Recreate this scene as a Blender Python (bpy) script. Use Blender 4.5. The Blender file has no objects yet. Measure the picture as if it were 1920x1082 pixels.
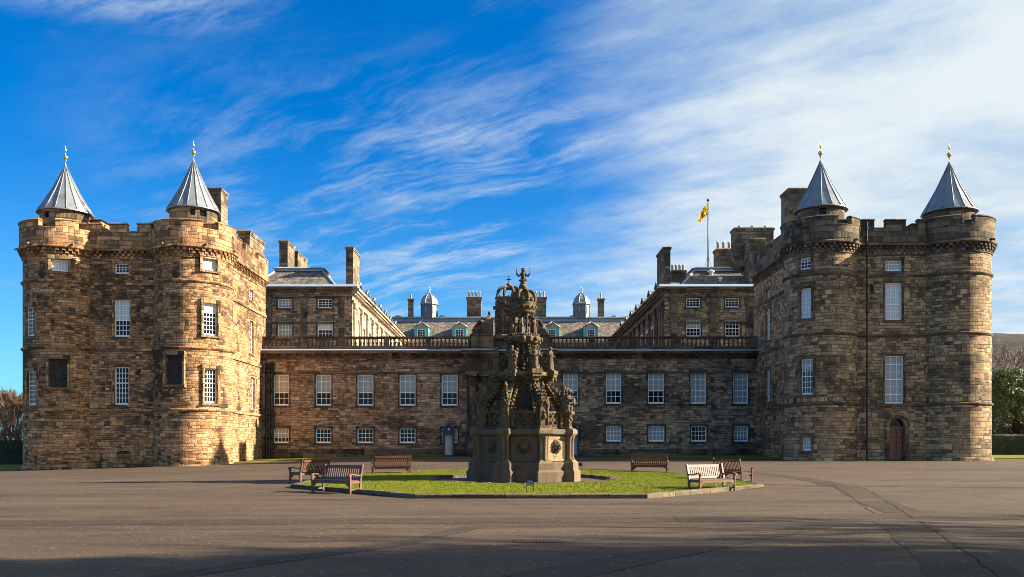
import bpy, bmesh, math, random
from math import sin, cos, tan, pi, radians, sqrt, atan2, asin, hypot, floor
from mathutils import Vector, Matrix, noise as mnoise
C = bpy.context.scene.collection
SC = bpy.context.scene
random.seed(7)
# ------------------------------------------------------------------ camera
F, CX, CY, EYE = 1650.0, 953.0, 832.0, 1.7      # focal length in photo pixels, vanishing point
cd = bpy.data.cameras.new('camera'); cam = bpy.data.objects.new('camera', cd); C.objects.link(cam)
cam.location = (0, 0, EYE); cam.rotation_euler = (pi/2, 0, 0)
cd.sensor_width = 36.0; cd.lens = 36.0*F/1920.0
cd.shift_x = (960-CX)/1920.0; cd.shift_y = (CY-541)/1920.0
cd.clip_start = 0.1; cd.clip_end = 5000
SC.camera = cam
SC.cycles.filter_width = 0.95
# ------------------------------------------------------------------ sun and sky
SUN_DIR = Vector((1.0, 0.03, 0.466)).normalized()
sd = bpy.data.lights.new('sun', 'SUN'); so = bpy.data.objects.new('sun', sd); C.objects.link(so)
sd.energy = 5.0; sd.angle = radians(0.5); sd.color = (1.0, 0.87, 0.67)
so.rotation_euler = SUN_DIR.to_track_quat('Z', 'Y').to_euler(); so.location = (60, 0, 60)
SC.view_settings.view_transform = 'Standard'; SC.view_settings.look = 'None'
SC.view_settings.gamma = 1.0; SC.view_settings.exposure = 1.80

class NT:
    """small helper to write node trees"""
    def __init__(s, tree): s.t = tree; tree.nodes.clear()
    def n(s, typ, **kw):
        nd = s.t.nodes.new(typ)
        for k, v in kw.items(): setattr(nd, k, v)
        return nd
    def put(s, sock, v):
        if v is None: return
        if isinstance(v, bpy.types.NodeSocket): s.t.links.new(v, sock)
        else: sock.default_value = v
    def m(s, op, a, b=None, c=None, clamp=False):
        nd = s.n('ShaderNodeMath', operation=op, use_clamp=clamp)
        s.put(nd.inputs[0], a); s.put(nd.inputs[1], b); s.put(nd.inputs[2], c)
        return nd.outputs[0]
    def xyz(s, x=0, y=0, z=0):
        nd = s.n('ShaderNodeCombineXYZ'); s.put(nd.inputs[0], x); s.put(nd.inputs[1], y); s.put(nd.inputs[2], z)
        return nd.outputs[0]
    def sep(s, v):
        nd = s.n('ShaderNodeSeparateXYZ'); s.put(nd.inputs[0], v); return nd.outputs
    def noise(s, vec, scale, detail=4, rough=0.6, dist=0.0):
        nd = s.n('ShaderNodeTexNoise'); s.put(nd.inputs['Vector'], vec)
        nd.inputs['Scale'].default_value = scale; nd.inputs['Detail'].default_value = detail
        nd.inputs['Roughness'].default_value = rough; nd.inputs['Distortion'].default_value = dist
        return nd.outputs['Fac']
    def white(s, vec):
        nd = s.n('ShaderNodeTexWhiteNoise', noise_dimensions='3D'); s.put(nd.inputs['Vector'], vec); return nd
    def ramp(s, fac, stops, interp='LINEAR'):
        nd = s.n('ShaderNodeValToRGB'); r = nd.color_ramp; r.interpolation = interp
        while len(r.elements) > 1: r.elements.remove(r.elements[-1])
        for i, (p, c) in enumerate(stops):
            e = r.elements[0] if i == 0 else r.elements.new(p)
            e.position = p
            e.color = (c, c, c, 1) if isinstance(c, (int, float)) else (*c, 1)
        s.put(nd.inputs[0], fac); return nd.outputs[0]
    def mix(s, fac, a, b, mode='MIX'):
        nd = s.n('ShaderNodeMix', data_type='RGBA', blend_type=mode)
        s.put(nd.inputs[0], fac)
        for sock, v in ((nd.inputs[6], a), (nd.inputs[7], b)):
            if isinstance(v, tuple) and len(v) == 3: v = (*v, 1)
            s.put(sock, v)
        return nd.outputs[2]
    def mapping(s, vec, scale=(1, 1, 1), rot=(0, 0, 0), loc=(0, 0, 0)):
        nd = s.n('ShaderNodeMapping'); s.put(nd.inputs[0], vec)
        nd.inputs['Scale'].default_value = scale; nd.inputs['Rotation'].default_value = rot; nd.inputs['Location'].default_value = loc
        return nd.outputs[0]
    def smooth(s, v, a, b, lo=0.0, hi=1.0):
        nd = s.n('ShaderNodeMapRange', interpolation_type='SMOOTHSTEP')
        s.put(nd.inputs[0], v); nd.inputs[1].default_value = a; nd.inputs[2].default_value = b
        nd.inputs[3].default_value = lo; nd.inputs[4].default_value = hi
        return nd.outputs[0]

def make_world():
    w = bpy.data.worlds.new('World'); SC.world = w; w.use_nodes = True
    T = NT(w.node_tree)
    sky = T.n('ShaderNodeTexSky', sky_type='NISHITA'); sky.sun_disc = False
    sky.sun_elevation = asin(SUN_DIR.z); sky.sun_rotation = atan2(SUN_DIR.x, SUN_DIR.y)
    sky.air_density = 1.0; sky.dust_density = 0.3; sky.ozone_density = 3.0; sky.altitude = 50
    tc = T.n('ShaderNodeTexCoord'); d = T.sep(tc.outputs['Generated'])
    dz = T.m('MAXIMUM', d[2], 0.0)
    az = T.m('DIVIDE', d[0], T.m('MAXIMUM', T.m('ABSOLUTE', d[1]), 0.05))     # tan of the bearing
    # clear northern blue, deepest high up
    tone = T.mix(T.smooth(dz, 0.05, 0.36), (0.36, 0.80, 1.08), (0.0, 0.57, 1.10))
    blue = T.mix(1.0, sky.outputs[0], tone, 'MULTIPLY')
    den = T.m('ADD', dz, 0.06)
    px = T.m('DIVIDE', d[0], den); py = T.m('DIVIDE', d[1], den)
    p = T.xyz(px, py, 0)
    wob = T.m('SUBTRACT', T.noise(T.mapping(p, (0.55, 0.55, 1), loc=(3, 1, 0)), 1.0, 4, 0.55), 0.5)
    wob2 = T.m('SUBTRACT', T.noise(T.mapping(p, (2.2, 2.2, 1), loc=(9, 4, 0)), 1.0, 4, 0.6), 0.5)
    al = T.m('SUBTRACT', T.m('MULTIPLY', px, 0.80), T.m('MULTIPLY', py, 0.60))
    ac = T.m('ADD', T.m('MULTIPLY', px, 0.60), T.m('MULTIPLY', py, 0.80))
    ac = T.m('ADD', ac, T.m('ADD', T.m('MULTIPLY', wob, 0.9), T.m('MULTIPLY', wob2, 0.07)))
    def layer(sa, sc, ox, det, ro):
        return T.noise(T.xyz(T.m('MULTIPLY_ADD', al, sa, ox), T.m('MULTIPLY_ADD', ac, sc, ox*0.7), 0), 1.0, det, ro)
    fib = layer(0.42, 1.35, 2.3, 8, 0.60)
    fine = layer(1.7, 5.6, 7.1, 9, 0.70)
    big = T.noise(T.mapping(p, (0.55, 0.55, 1), loc=(1.7, 6.2, 0)), 1.0, 5, 0.55)
    puff = T.noise(T.mapping(p, (1.5, 1.5, 1), loc=(4.0, 2.0, 0)), 1.0, 8, 0.62)
    right = T.smooth(az, -0.24, 0.38)
    tex = T.m('ADD', T.m('MULTIPLY', fib, 0.36), T.m('ADD', T.m('MULTIPLY', fine, 0.36), T.m('MULTIPLY', puff, 0.28)))
    cover = T.m('ADD', T.m('MULTIPLY_ADD', right, 0.46, -0.11), T.m('MULTIPLY', T.m('SUBTRACT', big, 0.5), 0.62))
    m0 = T.m('ADD', tex, cover)
    mask = T.m('MULTIPLY', T.smooth(m0, 0.44, 0.92), 0.97)
    wisp = T.m('ADD', T.m('MULTIPLY', fib, 0.42), T.m('MULTIPLY', fine, 0.58))
    wisp = T.m('ADD', wisp, T.m('MULTIPLY', T.m('SUBTRACT', puff, 0.5), 0.25))
    band = T.m('MULTIPLY', T.smooth(az, -0.62, 0.05), T.smooth(dz, 0.44, 0.30))
    wisp = T.m('MULTIPLY', T.smooth(wisp, 0.455, 0.68), T.m('MULTIPLY', band, 0.72))
    corner = T.m('MULTIPLY', T.smooth(dz, 0.385, 0.43), T.smooth(az, -0.20, -0.45))
    wisp = T.m('MAXIMUM', wisp, T.m('MULTIPLY', T.m('MULTIPLY', T.smooth(fine, 0.40, 0.66), corner), 0.6))
    mask = T.m('MAXIMUM', mask, wisp)
    shade = T.smooth(T.m('ADD', T.m('MULTIPLY', puff, 0.6), T.m('MULTIPLY', big, 0.4)), 0.36, 0.60)
    cloud = T.mix(shade, (2.9, 3.75, 4.5), (4.75, 5.2, 5.35))
    out = T.mix(mask, blue, cloud)
    bg = T.n('ShaderNodeBackground'); bg.inputs['Strength'].default_value = 0.0505
    T.t.links.new(out, bg.inputs[0])
    wo = T.n('ShaderNodeOutputWorld'); T.t.links.new(bg.outputs[0], wo.inputs[0])
make_world()

# ------------------------------------------------------------------ helpers
def fx(x, Y): return (x-CX)/F*Y
def fz(y, Y): return EYE + (CY-y)/F*Y
def sm(a, b, t):
    t = max(0, min(1, (t-a)/(b-a))); return t*t*(3-2*t)
def g(x, y):          # height of the forecourt: rises gently to the palace, falls away to the left
    return 0.016*max(0, min(63, y-27)) - 0.0285*max(0, min(25, -x-10))*sm(30, 55, y)

class MB:
    """collects faces with metre uvs and builds ONE mesh"""
    def __init__(s): s.v = []; s.f = []; s.uv = []; s.sm = []
    def add(s, pts, uvs=None, smooth=False):
        i = len(s.v); s.v += [tuple(p) for p in pts]; s.f.append(tuple(range(i, i+len(pts)))); s.uv.append(uvs); s.sm.append(smooth)
    def mesh(s, vs, fs, smooth=False, M=None):
        i = len(s.v)
        s.v += [tuple(M @ Vector(p)) if M else tuple(p) for p in vs]
        for f in fs: s.f.append(tuple(i+k for k in f)); s.uv.append(None); s.sm.append(smooth)
    def box(s, x0, x1, y0, y1, z0, z1, M=None):
        vs = [(x0,y0,z0),(x1,y0,z0),(x1,y1,z0),(x0,y1,z0),(x0,y0,z1),(x1,y0,z1),(x1,y1,z1),(x0,y1,z1)]
        s.mesh(vs, [(0,3,2,1),(4,5,6,7),(0,1,5,4),(1,2,6,5),(2,3,7,6),(3,0,4,7)], False, M)
    def frust(s, x0, x1, y0, y1, z0, X0, X1, Y0, Y1, z1, M=None):
        vs = [(x0,y0,z0),(x1,y0,z0),(x1,y1,z0),(x0,y1,z0),(X0,Y0,z1),(X1,Y0,z1),(X1,Y1,z1),(X0,Y1,z1)]
        s.mesh(vs, [(0,3,2,1),(4,5,6,7),(0,1,5,4),(1,2,6,5),(2,3,7,6),(3,0,4,7)], False, M)
    def lathe(s, prof, n=24, c=(0,0,0), a0=0, a1=2*pi, smooth=True, M=None, rot=0.0, uscale=1.0):
        full = abs(a1-a0-2*pi) < 1e-6
        k = n if full else n+1
        vs = []
        for (r, z) in prof:
            for i in range(k):
                a = a0+(a1-a0)*i/n+rot
                vs.append((c[0]+r*sin(a), c[1]-r*cos(a), c[2]+z))
        base = len(s.v)
        s.v += [tuple(M @ Vector(p)) if M else p for p in vs]
        L = 0
        for j in range(len(prof)-1):
            L2 = L+hypot(prof[j+1][0]-prof[j][0], prof[j+1][1]-prof[j][1])
            rr = max(prof[j][0], prof[j+1][0])*uscale
            for i in range(n):
                i2 = (i+1) % k
                q = [base+j*k+i, base+j*k+i2, base+(j+1)*k+i2, base+(j+1)*k+i]
                ua, ub = rr*(a1-a0)*i/n, rr*(a1-a0)*(i+1)/n
                s.f.append(tuple(q)); s.sm.append(smooth)
                s.uv.append([(ua, c[2]+prof[0][1]+L), (ub, c[2]+prof[0][1]+L), (ub, c[2]+prof[0][1]+L2), (ua, c[2]+prof[0][1]+L2)])
            L = L2
    def prism(s, poly, z0, z1, cap=True):      # poly anticlockwise seen from above
        n = len(poly); u = 0
        for i in range(n):
            a, b = poly[i], poly[(i+1) % n]; d = hypot(b[0]-a[0], b[1]-a[1])
            s.add([(a[0],a[1],z0),(b[0],b[1],z0),(b[0],b[1],z1),(a[0],a[1],z1)], [(u,z0),(u+d,z0),(u+d,z1),(u,z1)]); u += d
        if cap:
            s.add([(p[0],p[1],z1) for p in poly]); s.add([(p[0],p[1],z0) for p in reversed(poly)])
    def tube(s, pts, rad, n=6, cap=True, smooth=True):
        pts = [Vector(p) for p in pts]; base = len(s.v); m = len(pts)
        if not isinstance(rad, (list, tuple)): rad = [rad]*m
        ref = None
        for i, p in enumerate(pts):
            t = (pts[min(i+1, m-1)]-pts[max(i-1, 0)]).normalized()
            if ref is None: ref = Vector((0,0,1)) if abs(t.z) < 0.9 else Vector((1,0,0))
            a = t.cross(ref).normalized(); b = a.cross(t).normalized(); ref = b
            for k in range(n):
                th = 2*pi*k/n
                s.v.append(tuple(p+(a*cos(th)+b*sin(th))*rad[i]))
        for i in range(m-1):
            for k in range(n):
                k2 = (k+1) % n
                s.f.append((base+i*n+k, base+(i+1)*n+k, base+(i+1)*n+k2, base+i*n+k2)); s.uv.append(None); s.sm.append(smooth)
        if cap:
            s.f.append(tuple(base+k for k in range(n))); s.uv.append(None); s.sm.append(False)
            s.f.append(tuple(base+(m-1)*n+k for k in reversed(range(n)))); s.uv.append(None); s.sm.append(False)
    def ball(s, c, r, n=8, m=6, jit=0.0, M=None):
        rx, ry, rz = (r, r, r) if isinstance(r, (int, float)) else r
        vs = []; fs = []
        for j in range(1, m):
            ph = pi*j/m
            for i in range(n):
                th = 2*pi*i/n; k = 1+random.uniform(-jit, jit)
                vs.append((c[0]+rx*k*sin(ph)*cos(th), c[1]+ry*k*sin(ph)*sin(th), c[2]+rz*k*cos(ph)))
        t = len(vs); vs += [(c[0],c[1],c[2]+rz), (c[0],c[1],c[2]-rz)]
        for j in range(m-2):
            for i in range(n):
                i2 = (i+1) % n
                fs.append((j*n+i, (j+1)*n+i, (j+1)*n+i2, j*n+i2))
        for i in range(n):
            i2 = (i+1) % n
            fs.append((t, i, i2)); fs.append((t+1, (m-2)*n+i2, (m-2)*n+i))
        s.mesh(vs, fs, True, M)
    def data(s, name, mat, off=(0,0,0)):
        me = bpy.data.meshes.new(name)
        me.from_pydata([(v[0]-off[0], v[1]-off[1], v[2]-off[2]) for v in s.v], [], s.f)
        uvl = me.uv_layers.new(name='UVMap').data
        V = s.v
        for p, uv in zip(me.polygons, s.uv):
            ls = p.loop_indices
            if uv:
                for l, c in zip(ls, uv): uvl[l].uv = c
            else:
                n = p.normal
                if abs(n.z) > 0.75:
                    for l in ls:
                        co = V[me.loops[l].vertex_index]; uvl[l].uv = (co[0], co[1])
                else:
                    h = hypot(n.x, n.y) or 1; tx, ty = -n.y/h, n.x/h
                    for l in ls:
                        co = V[me.loops[l].vertex_index]; uvl[l].uv = (co[0]*tx+co[1]*ty+7.3*(n.x+2), co[2])
        me.polygons.foreach_set('use_smooth', s.sm)
        if mat: me.materials.append(mat)
        return me
    def build(s, name, mat, parent=None, local=False):
        off = (0, 0, 0)
        if parent is not None and not local: off = wloc(parent)
        o = bpy.data.objects.new(name, s.data(name, mat, off)); C.objects.link(o)
        if parent is not None: o.parent = parent
        return o

def wloc(o):
    v = Vector((0, 0, 0))
    while o is not None: v += o.location; o = o.parent
    return v
def thing(name, label, cat, loc, rotz=0.0, group=None):
    o = bpy.data.objects.new(name, None); C.objects.link(o); o.empty_display_size = 0.3
    o.location = loc; o.rotation_euler = (0, 0, rotz)
    o['label'] = label; o['category'] = cat
    if group: o['group'] = group
    return o
def tag(o, label, cat, group=None, kind=None):
    o['label'] = label; o['category'] = cat
    if group: o['group'] = group
    if kind: o['kind'] = kind
    return o
def struct(o): o['kind'] = 'structure'; return o
def inst(name, me, parent, loc=(0,0,0), rz=0.0, label=None):
    o = bpy.data.objects.new(name, me); C.objects.link(o); o.parent = parent
    o.location = loc; o.rotation_euler = (0, 0, rz)
    if label: o['label'] = label
    return o
def RZ(a, loc=(0,0,0)): return Matrix.Translation(Vector(loc)) @ Matrix.Rotation(a, 4, 'Z')

# ------------------------------------------------------------------ materials
def new_mat(name):
    m = bpy.data.materials.new(name); m.use_nodes = True
    T = NT(m.node_tree); b = T.n('ShaderNodeBsdfPrincipled'); o = T.n('ShaderNodeOutputMaterial')
    T.t.links.new(b.outputs[0], o.inputs[0]); return m, T, b
def bump(T, b, h, dist, strength=1.0):
    nd = T.n('ShaderNodeBump'); nd.inputs['Strength'].default_value = strength; nd.inputs['Distance'].default_value = dist
    T.put(nd.inputs['Height'], h); T.t.links.new(nd.outputs[0], b.inputs['Normal'])
def plain(name, col, rough=0.6, metal=0.0, var=0.25, scale=3.0, spec=0.5, bmp=0.0, dirt=None):
    m, T, b = new_mat(name)
    tc = T.n('ShaderNodeTexCoord').outputs['Object']
    n = T.noise(tc, scale, 5, 0.6)
    n2 = T.noise(tc, scale*7, 3, 0.6)
    f = T.m('ADD', T.m('MULTIPLY', n, 0.7), T.m('MULTIPLY', n2, 0.3))
    f = T.ramp(f, [(0.25, 1-var), (0.75, 1+var)])
    c = T.mix(1.0, (*col, 1), f, 'MULTIPLY')
    if dirt:
        dm = T.smooth(T.noise(tc, scale*0.6, 6, 0.7), 0.52, 0.7)
        c = T.mix(dm, c, (*dirt, 1))
    T.put(b.inputs['Base Color'], c); b.inputs['Metallic'].default_value = metal
    T.put(b.inputs['Roughness'], T.m('MULTIPLY', T.ramp(n2, [(0.2, 0.85), (0.8, 1.15)]), rough))
    b.inputs['Specular IOR Level'].default_value = spec
    if bmp: bump(T, b, n2, bmp)
    return m
def stone(name, ramp, row=0.30, wid=0.55, dark=0.55, tint=(0.30, 0.13, 0.04), tintamt=0.35, mortar=(0.10,0.075,0.052), rough_amt=0.05, streak=0.5, soot=(0.022,0.018,0.014), seed=0.0, mw=0.022, bmp=0.05, val=1.0, wander=0.10, coursevar=0.75, settle=0.60, bigsoot=0.72):
    """coursed rubble: every block has its own colour, worn and stained in patches"""
    m, T, b = new_mat(name)
    uvn = T.n('ShaderNodeUVMap'); uvn.uv_map = 'UVMap'
    uv = uvn.outputs[0]
    s = T.sep(uv); u, v = s[0], s[1]
    uvs = T.xyz(T.m('ADD', u, seed*13.7), T.m('ADD', v, seed*5.1), seed)
    d1 = T.m('SUBTRACT', T.noise(uvs, 2.3, 3, 0.6), 0.5)
    d2 = T.m('SUBTRACT', T.noise(T.mapping(uvs, loc=(31, 17, 3)), 2.9, 3, 0.6), 0.5)
    vr = T.m('SUBTRACT', T.noise(T.xyz(T.m('MULTIPLY', u, wander), v, seed), 1.5, 2, 0.5), 0.5)
    vv = T.m('ADD', T.m('ADD', v, T.m('MULTIPLY', vr, coursevar)), T.m('MULTIPLY', d1, rough_amt*2))
    q = T.m('DIVIDE', vv, row); ri = T.m('FLOOR', q); fr = T.m('FRACT', q)
    wr = T.white(T.xyz(ri, seed, 3.3))
    wsep = T.sep(wr.outputs['Color'])
    wd = T.m('MULTIPLY_ADD', wsep[0], wid*0.9, wid*0.6)
    uu = T.m('ADD', u, T.m('MULTIPLY', d2, rough_amt*2))
    k = T.m('ADD', T.m('DIVIDE', uu, wd), T.m('MULTIPLY', wsep[1], 37.0))
    k = T.m('ADD', k, T.m('MULTIPLY', T.m('SUBTRACT', T.noise(T.xyz(k, ri, seed), 0.9, 1, 0.5), 0.5), 0.9))
    ci = T.m('FLOOR', k); fc = T.m('FRACT', k)
    rnd = T.white(T.xyz(ri, ci, seed+1.0)); rs = T.sep(rnd.outputs['Color'])
    col = T.ramp(rs[0], ramp)
    # weathering draws the blocks together towards one colour, and clouds it over a metre or so
    mean = tuple(sum(c[i] for _, c in ramp)/len(ramp) for i in range(3))
    col = T.mix(settle, col, (*mean, 1))
    col = T.mix(1.0, col, T.ramp(rs[1], [(0.0, 0.80), (0.55, 1.0), (1.0, 1.20)]), 'MULTIPLY')
    md = T.noise(T.mapping(uvs, (0.9, 1.2, 1), loc=(11, 6, 0)), 1.0, 5, 0.65)
    col = T.mix(1.0, col, T.ramp(md, [(0.30, 0.62), (0.5, 1.0), (0.70, 1.34)]), 'MULTIPLY')
    # iron-stained patches
    pat = T.smooth(T.noise(T.mapping(uvs, (0.22, 0.30, 1), loc=(4, 9, 0)), 1.0, 4, 0.6), 0.46, 0.66)
    pat = T.m('MULTIPLY', pat, T.m('MULTIPLY_ADD', rs[2], 0.9, 0.25))
    col = T.mix(T.m('MULTIPLY', pat, tintamt, clamp=True), col, (*tint, 1))
    # grain
    gr = T.noise(T.mapping(uvs, (0.8, 1.5, 1)), 8.0, 6, 0.75)
    col = T.mix(1.0, col, T.ramp(gr, [(0.25, 0.50), (0.5, 1.0), (0.75, 1.42)]), 'MULTIPLY')
    # soot in clouds and in downward streaks
    cl = T.noise(T.mapping(uvs, (0.35, 0.5, 1), loc=(1, 2, 0)), 1.0, 6, 0.65)
    stv = T.noise(T.mapping(uvs, (1.3, 0.16, 1), loc=(7, 3, 0)), 1.0, 5, 0.6)
    dk = T.m('ADD', T.m('MULTIPLY', cl, 1-streak), T.m('MULTIPLY', stv, streak))
    dk = T.m('ADD', dk, T.m('MULTIPLY', T.m('SUBTRACT', rs[1], 0.5), -0.16))
    dkm = T.smooth(dk, 0.47, 0.66)
    col = T.mix(T.m('MULTIPLY', dkm, dark), col, (*soot, 1))
    # old smoke soot, metres across, ragged and drawn out along the courses
    sb = T.noise(T.mapping(uvs, (0.10, 0.21, 1), loc=(6, 4, 0)), 1.0, 7, 0.68)
    sb = T.m('ADD', sb, T.m('MULTIPLY', T.m('SUBTRACT', md, 0.5), 0.30))
    sb = T.m('ADD', sb, T.m('MULTIPLY', T.m('SUBTRACT', rs[2], 0.5), 0.07))
    col = T.mix(T.m('MULTIPLY', T.smooth(sb, 0.50, 0.64), bigsoot), col, (soot[0]*1.6, soot[1]*1.5, soot[2]*1.4, 1))
    # a scatter of nearly black and of freshly cut blocks
    rx = T.sep(T.white(T.xyz(ri, ci, seed+9.0)).outputs['Color'])
    col = T.mix(T.m('MULTIPLY', T.m('GREATER_THAN', rx[0], 0.93), 0.55), col, (soot[0]*2, soot[1]*2, soot[2]*2, 1))
    col = T.mix(T.m('MULTIPLY', T.m('GREATER_THAN', rx[1], 0.95), 0.5), col, (mean[0]*1.7, mean[1]*1.65, mean[2]*1.55, 1))
    mu = T.m('MULTIPLY', T.m('MINIMUM', fc, T.m('SUBTRACT', 1.0, fc)), wd)
    mv = T.m('MULTIPLY', T.m('MINIMUM', fr, T.m('SUBTRACT', 1.0, fr)), row)
    mm = T.m('MINIMUM', mu, mv)
    mort = T.smooth(mm, mw*0.3, mw, 1.0, 0.0)
    col = T.mix(T.m('MULTIPLY', mort, 0.60), col, (*mortar, 1))
    if val != 1.0: col = T.mix(1.0, col, (val, val, val, 1), 'MULTIPLY')
    T.put(b.inputs['Base Color'], col); b.inputs['Roughness'].default_value = 0.9; b.inputs['Specular IOR Level'].default_value = 0.25
    h = T.m('ADD', T.smooth(mm, 0.0, mw*1.6, 0.0, 0.8), T.m('MULTIPLY', gr, 0.9))
    h = T.m('ADD', h, T.m('MULTIPLY', rs[2], 0.5))
    bump(T, b, h, bmp)
    return m
L_RAMP = [(0.0,(0.130,0.057,0.028)),(0.14,(0.288,0.123,0.052)),(0.34,(0.453,0.216,0.091)),(0.52,(0.543,0.289,0.133)),(0.66,(0.560,0.234,0.077)),(0.78,(0.676,0.406,0.205)),(0.9,(0.676,0.530,0.302)),(1.0,(0.499,0.283,0.182))]
B_RAMP = [(0.0,(0.201,0.133,0.086)),(0.2,(0.309,0.207,0.136)),(0.45,(0.418,0.289,0.192)),(0.7,(0.525,0.371,0.250)),(0.85,(0.464,0.258,0.121)),(1.0,(0.663,0.489,0.328))]
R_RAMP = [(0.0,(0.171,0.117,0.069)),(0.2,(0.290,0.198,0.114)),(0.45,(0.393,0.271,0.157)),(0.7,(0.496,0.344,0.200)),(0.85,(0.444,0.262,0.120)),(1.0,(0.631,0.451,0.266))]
M = {}
M['stone_l'] = stone('rubble_sandstone', L_RAMP, row=0.175, wid=0.38, dark=0.85, mw=0.018, tintamt=0.34, seed=1.0, tint=(0.33,0.15,0.06), bigsoot=0.85, rough_amt=0.07)
M['stone_p'] = stone('parapet_sandstone', L_RAMP, row=0.30, wid=0.60, dark=0.80, tintamt=0.35, seed=5.0, rough_amt=0.03)
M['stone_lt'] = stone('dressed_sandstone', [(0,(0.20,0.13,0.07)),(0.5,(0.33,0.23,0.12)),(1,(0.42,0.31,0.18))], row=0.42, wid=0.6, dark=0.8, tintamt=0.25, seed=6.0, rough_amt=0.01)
M['stone_b'] = stone('range_sandstone', B_RAMP, row=0.19, wid=0.38, dark=0.66, mw=0.016, tintamt=0.30, seed=2.0, tint=(0.26,0.11,0.04), rough_amt=0.03)
M['stone_bd'] = stone('sooty_sandstone', [(0,(0.08,0.060,0.043)),(0.5,(0.155,0.115,0.080)),(1,(0.235,0.178,0.125))], row=0.45, wid=1.1, dark=0.9, tintamt=0.15, seed=8.0, rough_amt=0.01)
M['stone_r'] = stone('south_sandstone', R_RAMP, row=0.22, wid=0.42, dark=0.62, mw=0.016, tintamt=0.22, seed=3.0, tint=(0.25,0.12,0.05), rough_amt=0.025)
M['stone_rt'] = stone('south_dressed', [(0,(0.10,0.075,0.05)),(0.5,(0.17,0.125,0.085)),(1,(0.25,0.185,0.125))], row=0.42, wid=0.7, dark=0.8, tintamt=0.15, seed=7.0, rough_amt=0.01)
M['stone_wing'] = stone('court_ashlar', [(0,(0.40,0.33,0.24)),(0.5,(0.47,0.39,0.28)),(1,(0.52,0.44,0.33))], row=0.5, wid=1.2, dark=0.45, tintamt=0.1, seed=4.0, rough_amt=0.004, mw=0.012, bmp=0.02, bigsoot=0.25)
M['chim'] = stone('chimney_stone', [(0,(0.16,0.115,0.075)),(0.5,(0.24,0.175,0.115)),(1,(0.31,0.235,0.16))], row=0.36, wid=0.7, dark=0.6, tintamt=0.1, seed=9.0, rough_amt=0.01)
M['lead'] = plain('lead_sheet', (0.235,0.255,0.275), 0.42, 0.35, 0.25, 1.5, bmp=0.004, dirt=(0.16,0.165,0.165))
M['lead_d'] = plain('dark_lead', (0.10,0.115,0.135), 0.45, 0.3, 0.25, 2.0)
M['leadw'] = plain('pale_lead_flashing', (0.36,0.385,0.40), 0.45, 0.15, 0.15, 2.0)
M['white'] = plain('white_paint', (0.90,0.89,0.85), 0.4, 0, 0.05, 4)
M['gold'] = plain('gilding', (0.75,0.47,0.13), 0.32, 0.85, 0.2, 8)
M['iron'] = plain('black_iron', (0.02,0.02,0.022), 0.5, 0.2, 0.3, 5)
M['pipe_grey'] = plain('grey_pipe_paint', (0.17,0.15,0.14), 0.55, 0.1, 0.3, 3)
M['teal'] = plain('teal_paint', (0.10,0.36,0.37), 0.5, 0, 0.15, 4)
M['clay'] = plain('buff_clay', (0.42,0.33,0.24), 0.8, 0, 0.25, 6)
M['navy'] = plain('navy_paint', (0.012,0.028,0.085), 0.4, 0, 0.2, 4)
M['cream'] = plain('cream_boards', (0.78,0.68,0.50), 0.6, 0, 0.1, 3)
M['letter'] = plain('white_lettering', (0.75,0.77,0.8), 0.6, 0, 0.05, 3)
M['bronze'] = plain('blackened_stone_carving', (0.040,0.030,0.024), 0.75, 0, 0.5, 6, bmp=0.02)

def slate_mat():
    m, T, b = new_mat('stone_slates')
    uvn = T.n('ShaderNodeUVMap'); uvn.uv_map = 'UVMap'; s = T.sep(uvn.outputs[0])
    q = T.m('DIVIDE', s[1], 0.20); ri = T.m('FLOOR', q)
    k = T.m('ADD', T.m('DIVIDE', s[0], 0.22), T.m('MULTIPLY', ri, 0.37)); ci = T.m('FLOOR', k)
    r = T.sep(T.white(T.xyz(ri, ci, 2.0)).outputs['Color'])
    c = T.ramp(r[0], [(0,(0.06,0.05,0.045)),(0.5,(0.13,0.105,0.085)),(0.85,(0.19,0.155,0.12)),(1,(0.28,0.23,0.17))])
    n = T.noise(uvn.outputs[0], 0.9, 5, 0.65)
    c = T.mix(1.0, c, T.ramp(n, [(0.3,0.65),(0.7,1.3)]), 'MULTIPLY')
    T.put(b.inputs['Base Color'], c); b.inputs['Roughness'].default_value = 0.75
    bump(T, b, T.m('ADD', T.m('FRACT', q), r[1]), -0.03)
    return m
M['slate'] = slate_mat()
def glass_mat():
    m, T, b = new_mat('window_glass')
    tc = T.n('ShaderNodeTexCoord').outputs['Object']
    b.inputs['Base Color'].default_value = (0.006,0.007,0.010,1); b.inputs['Roughness'].default_value = 0.04
    b.inputs['Specular IOR Level'].default_value = 0.28
    bump(T, b, T.noise(tc, 2.2, 2, 0.5), 0.02, 0.6)
    return m
M['glass'] = glass_mat()
def blind_mat(name, col):
    m, T, b = new_mat(name)
    tc = T.n('ShaderNodeTexCoord').outputs['Object']
    n = T.noise(T.mapping(tc, (9, 9, 0.4)), 1.0, 3, 0.5)
    T.put(b.inputs['Base Color'], T.mix(1.0, (*col, 1), T.ramp(n, [(0.25,0.82),(0.75,1.1)]), 'MULTIPLY'))
    b.inputs['Roughness'].default_value = 0.55; b.inputs['Coat Weight'].default_value = 0.5; b.inputs['Coat Roughness'].default_value = 0.05
    return m
M['blind'] = blind_mat('window_blind', (0.31,0.335,0.315))
M['blind_cream'] = blind_mat('cream_blind', (0.42,0.36,0.26))
M['curtain'] = blind_mat('net_curtain', (0.58,0.62,0.64))
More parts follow.
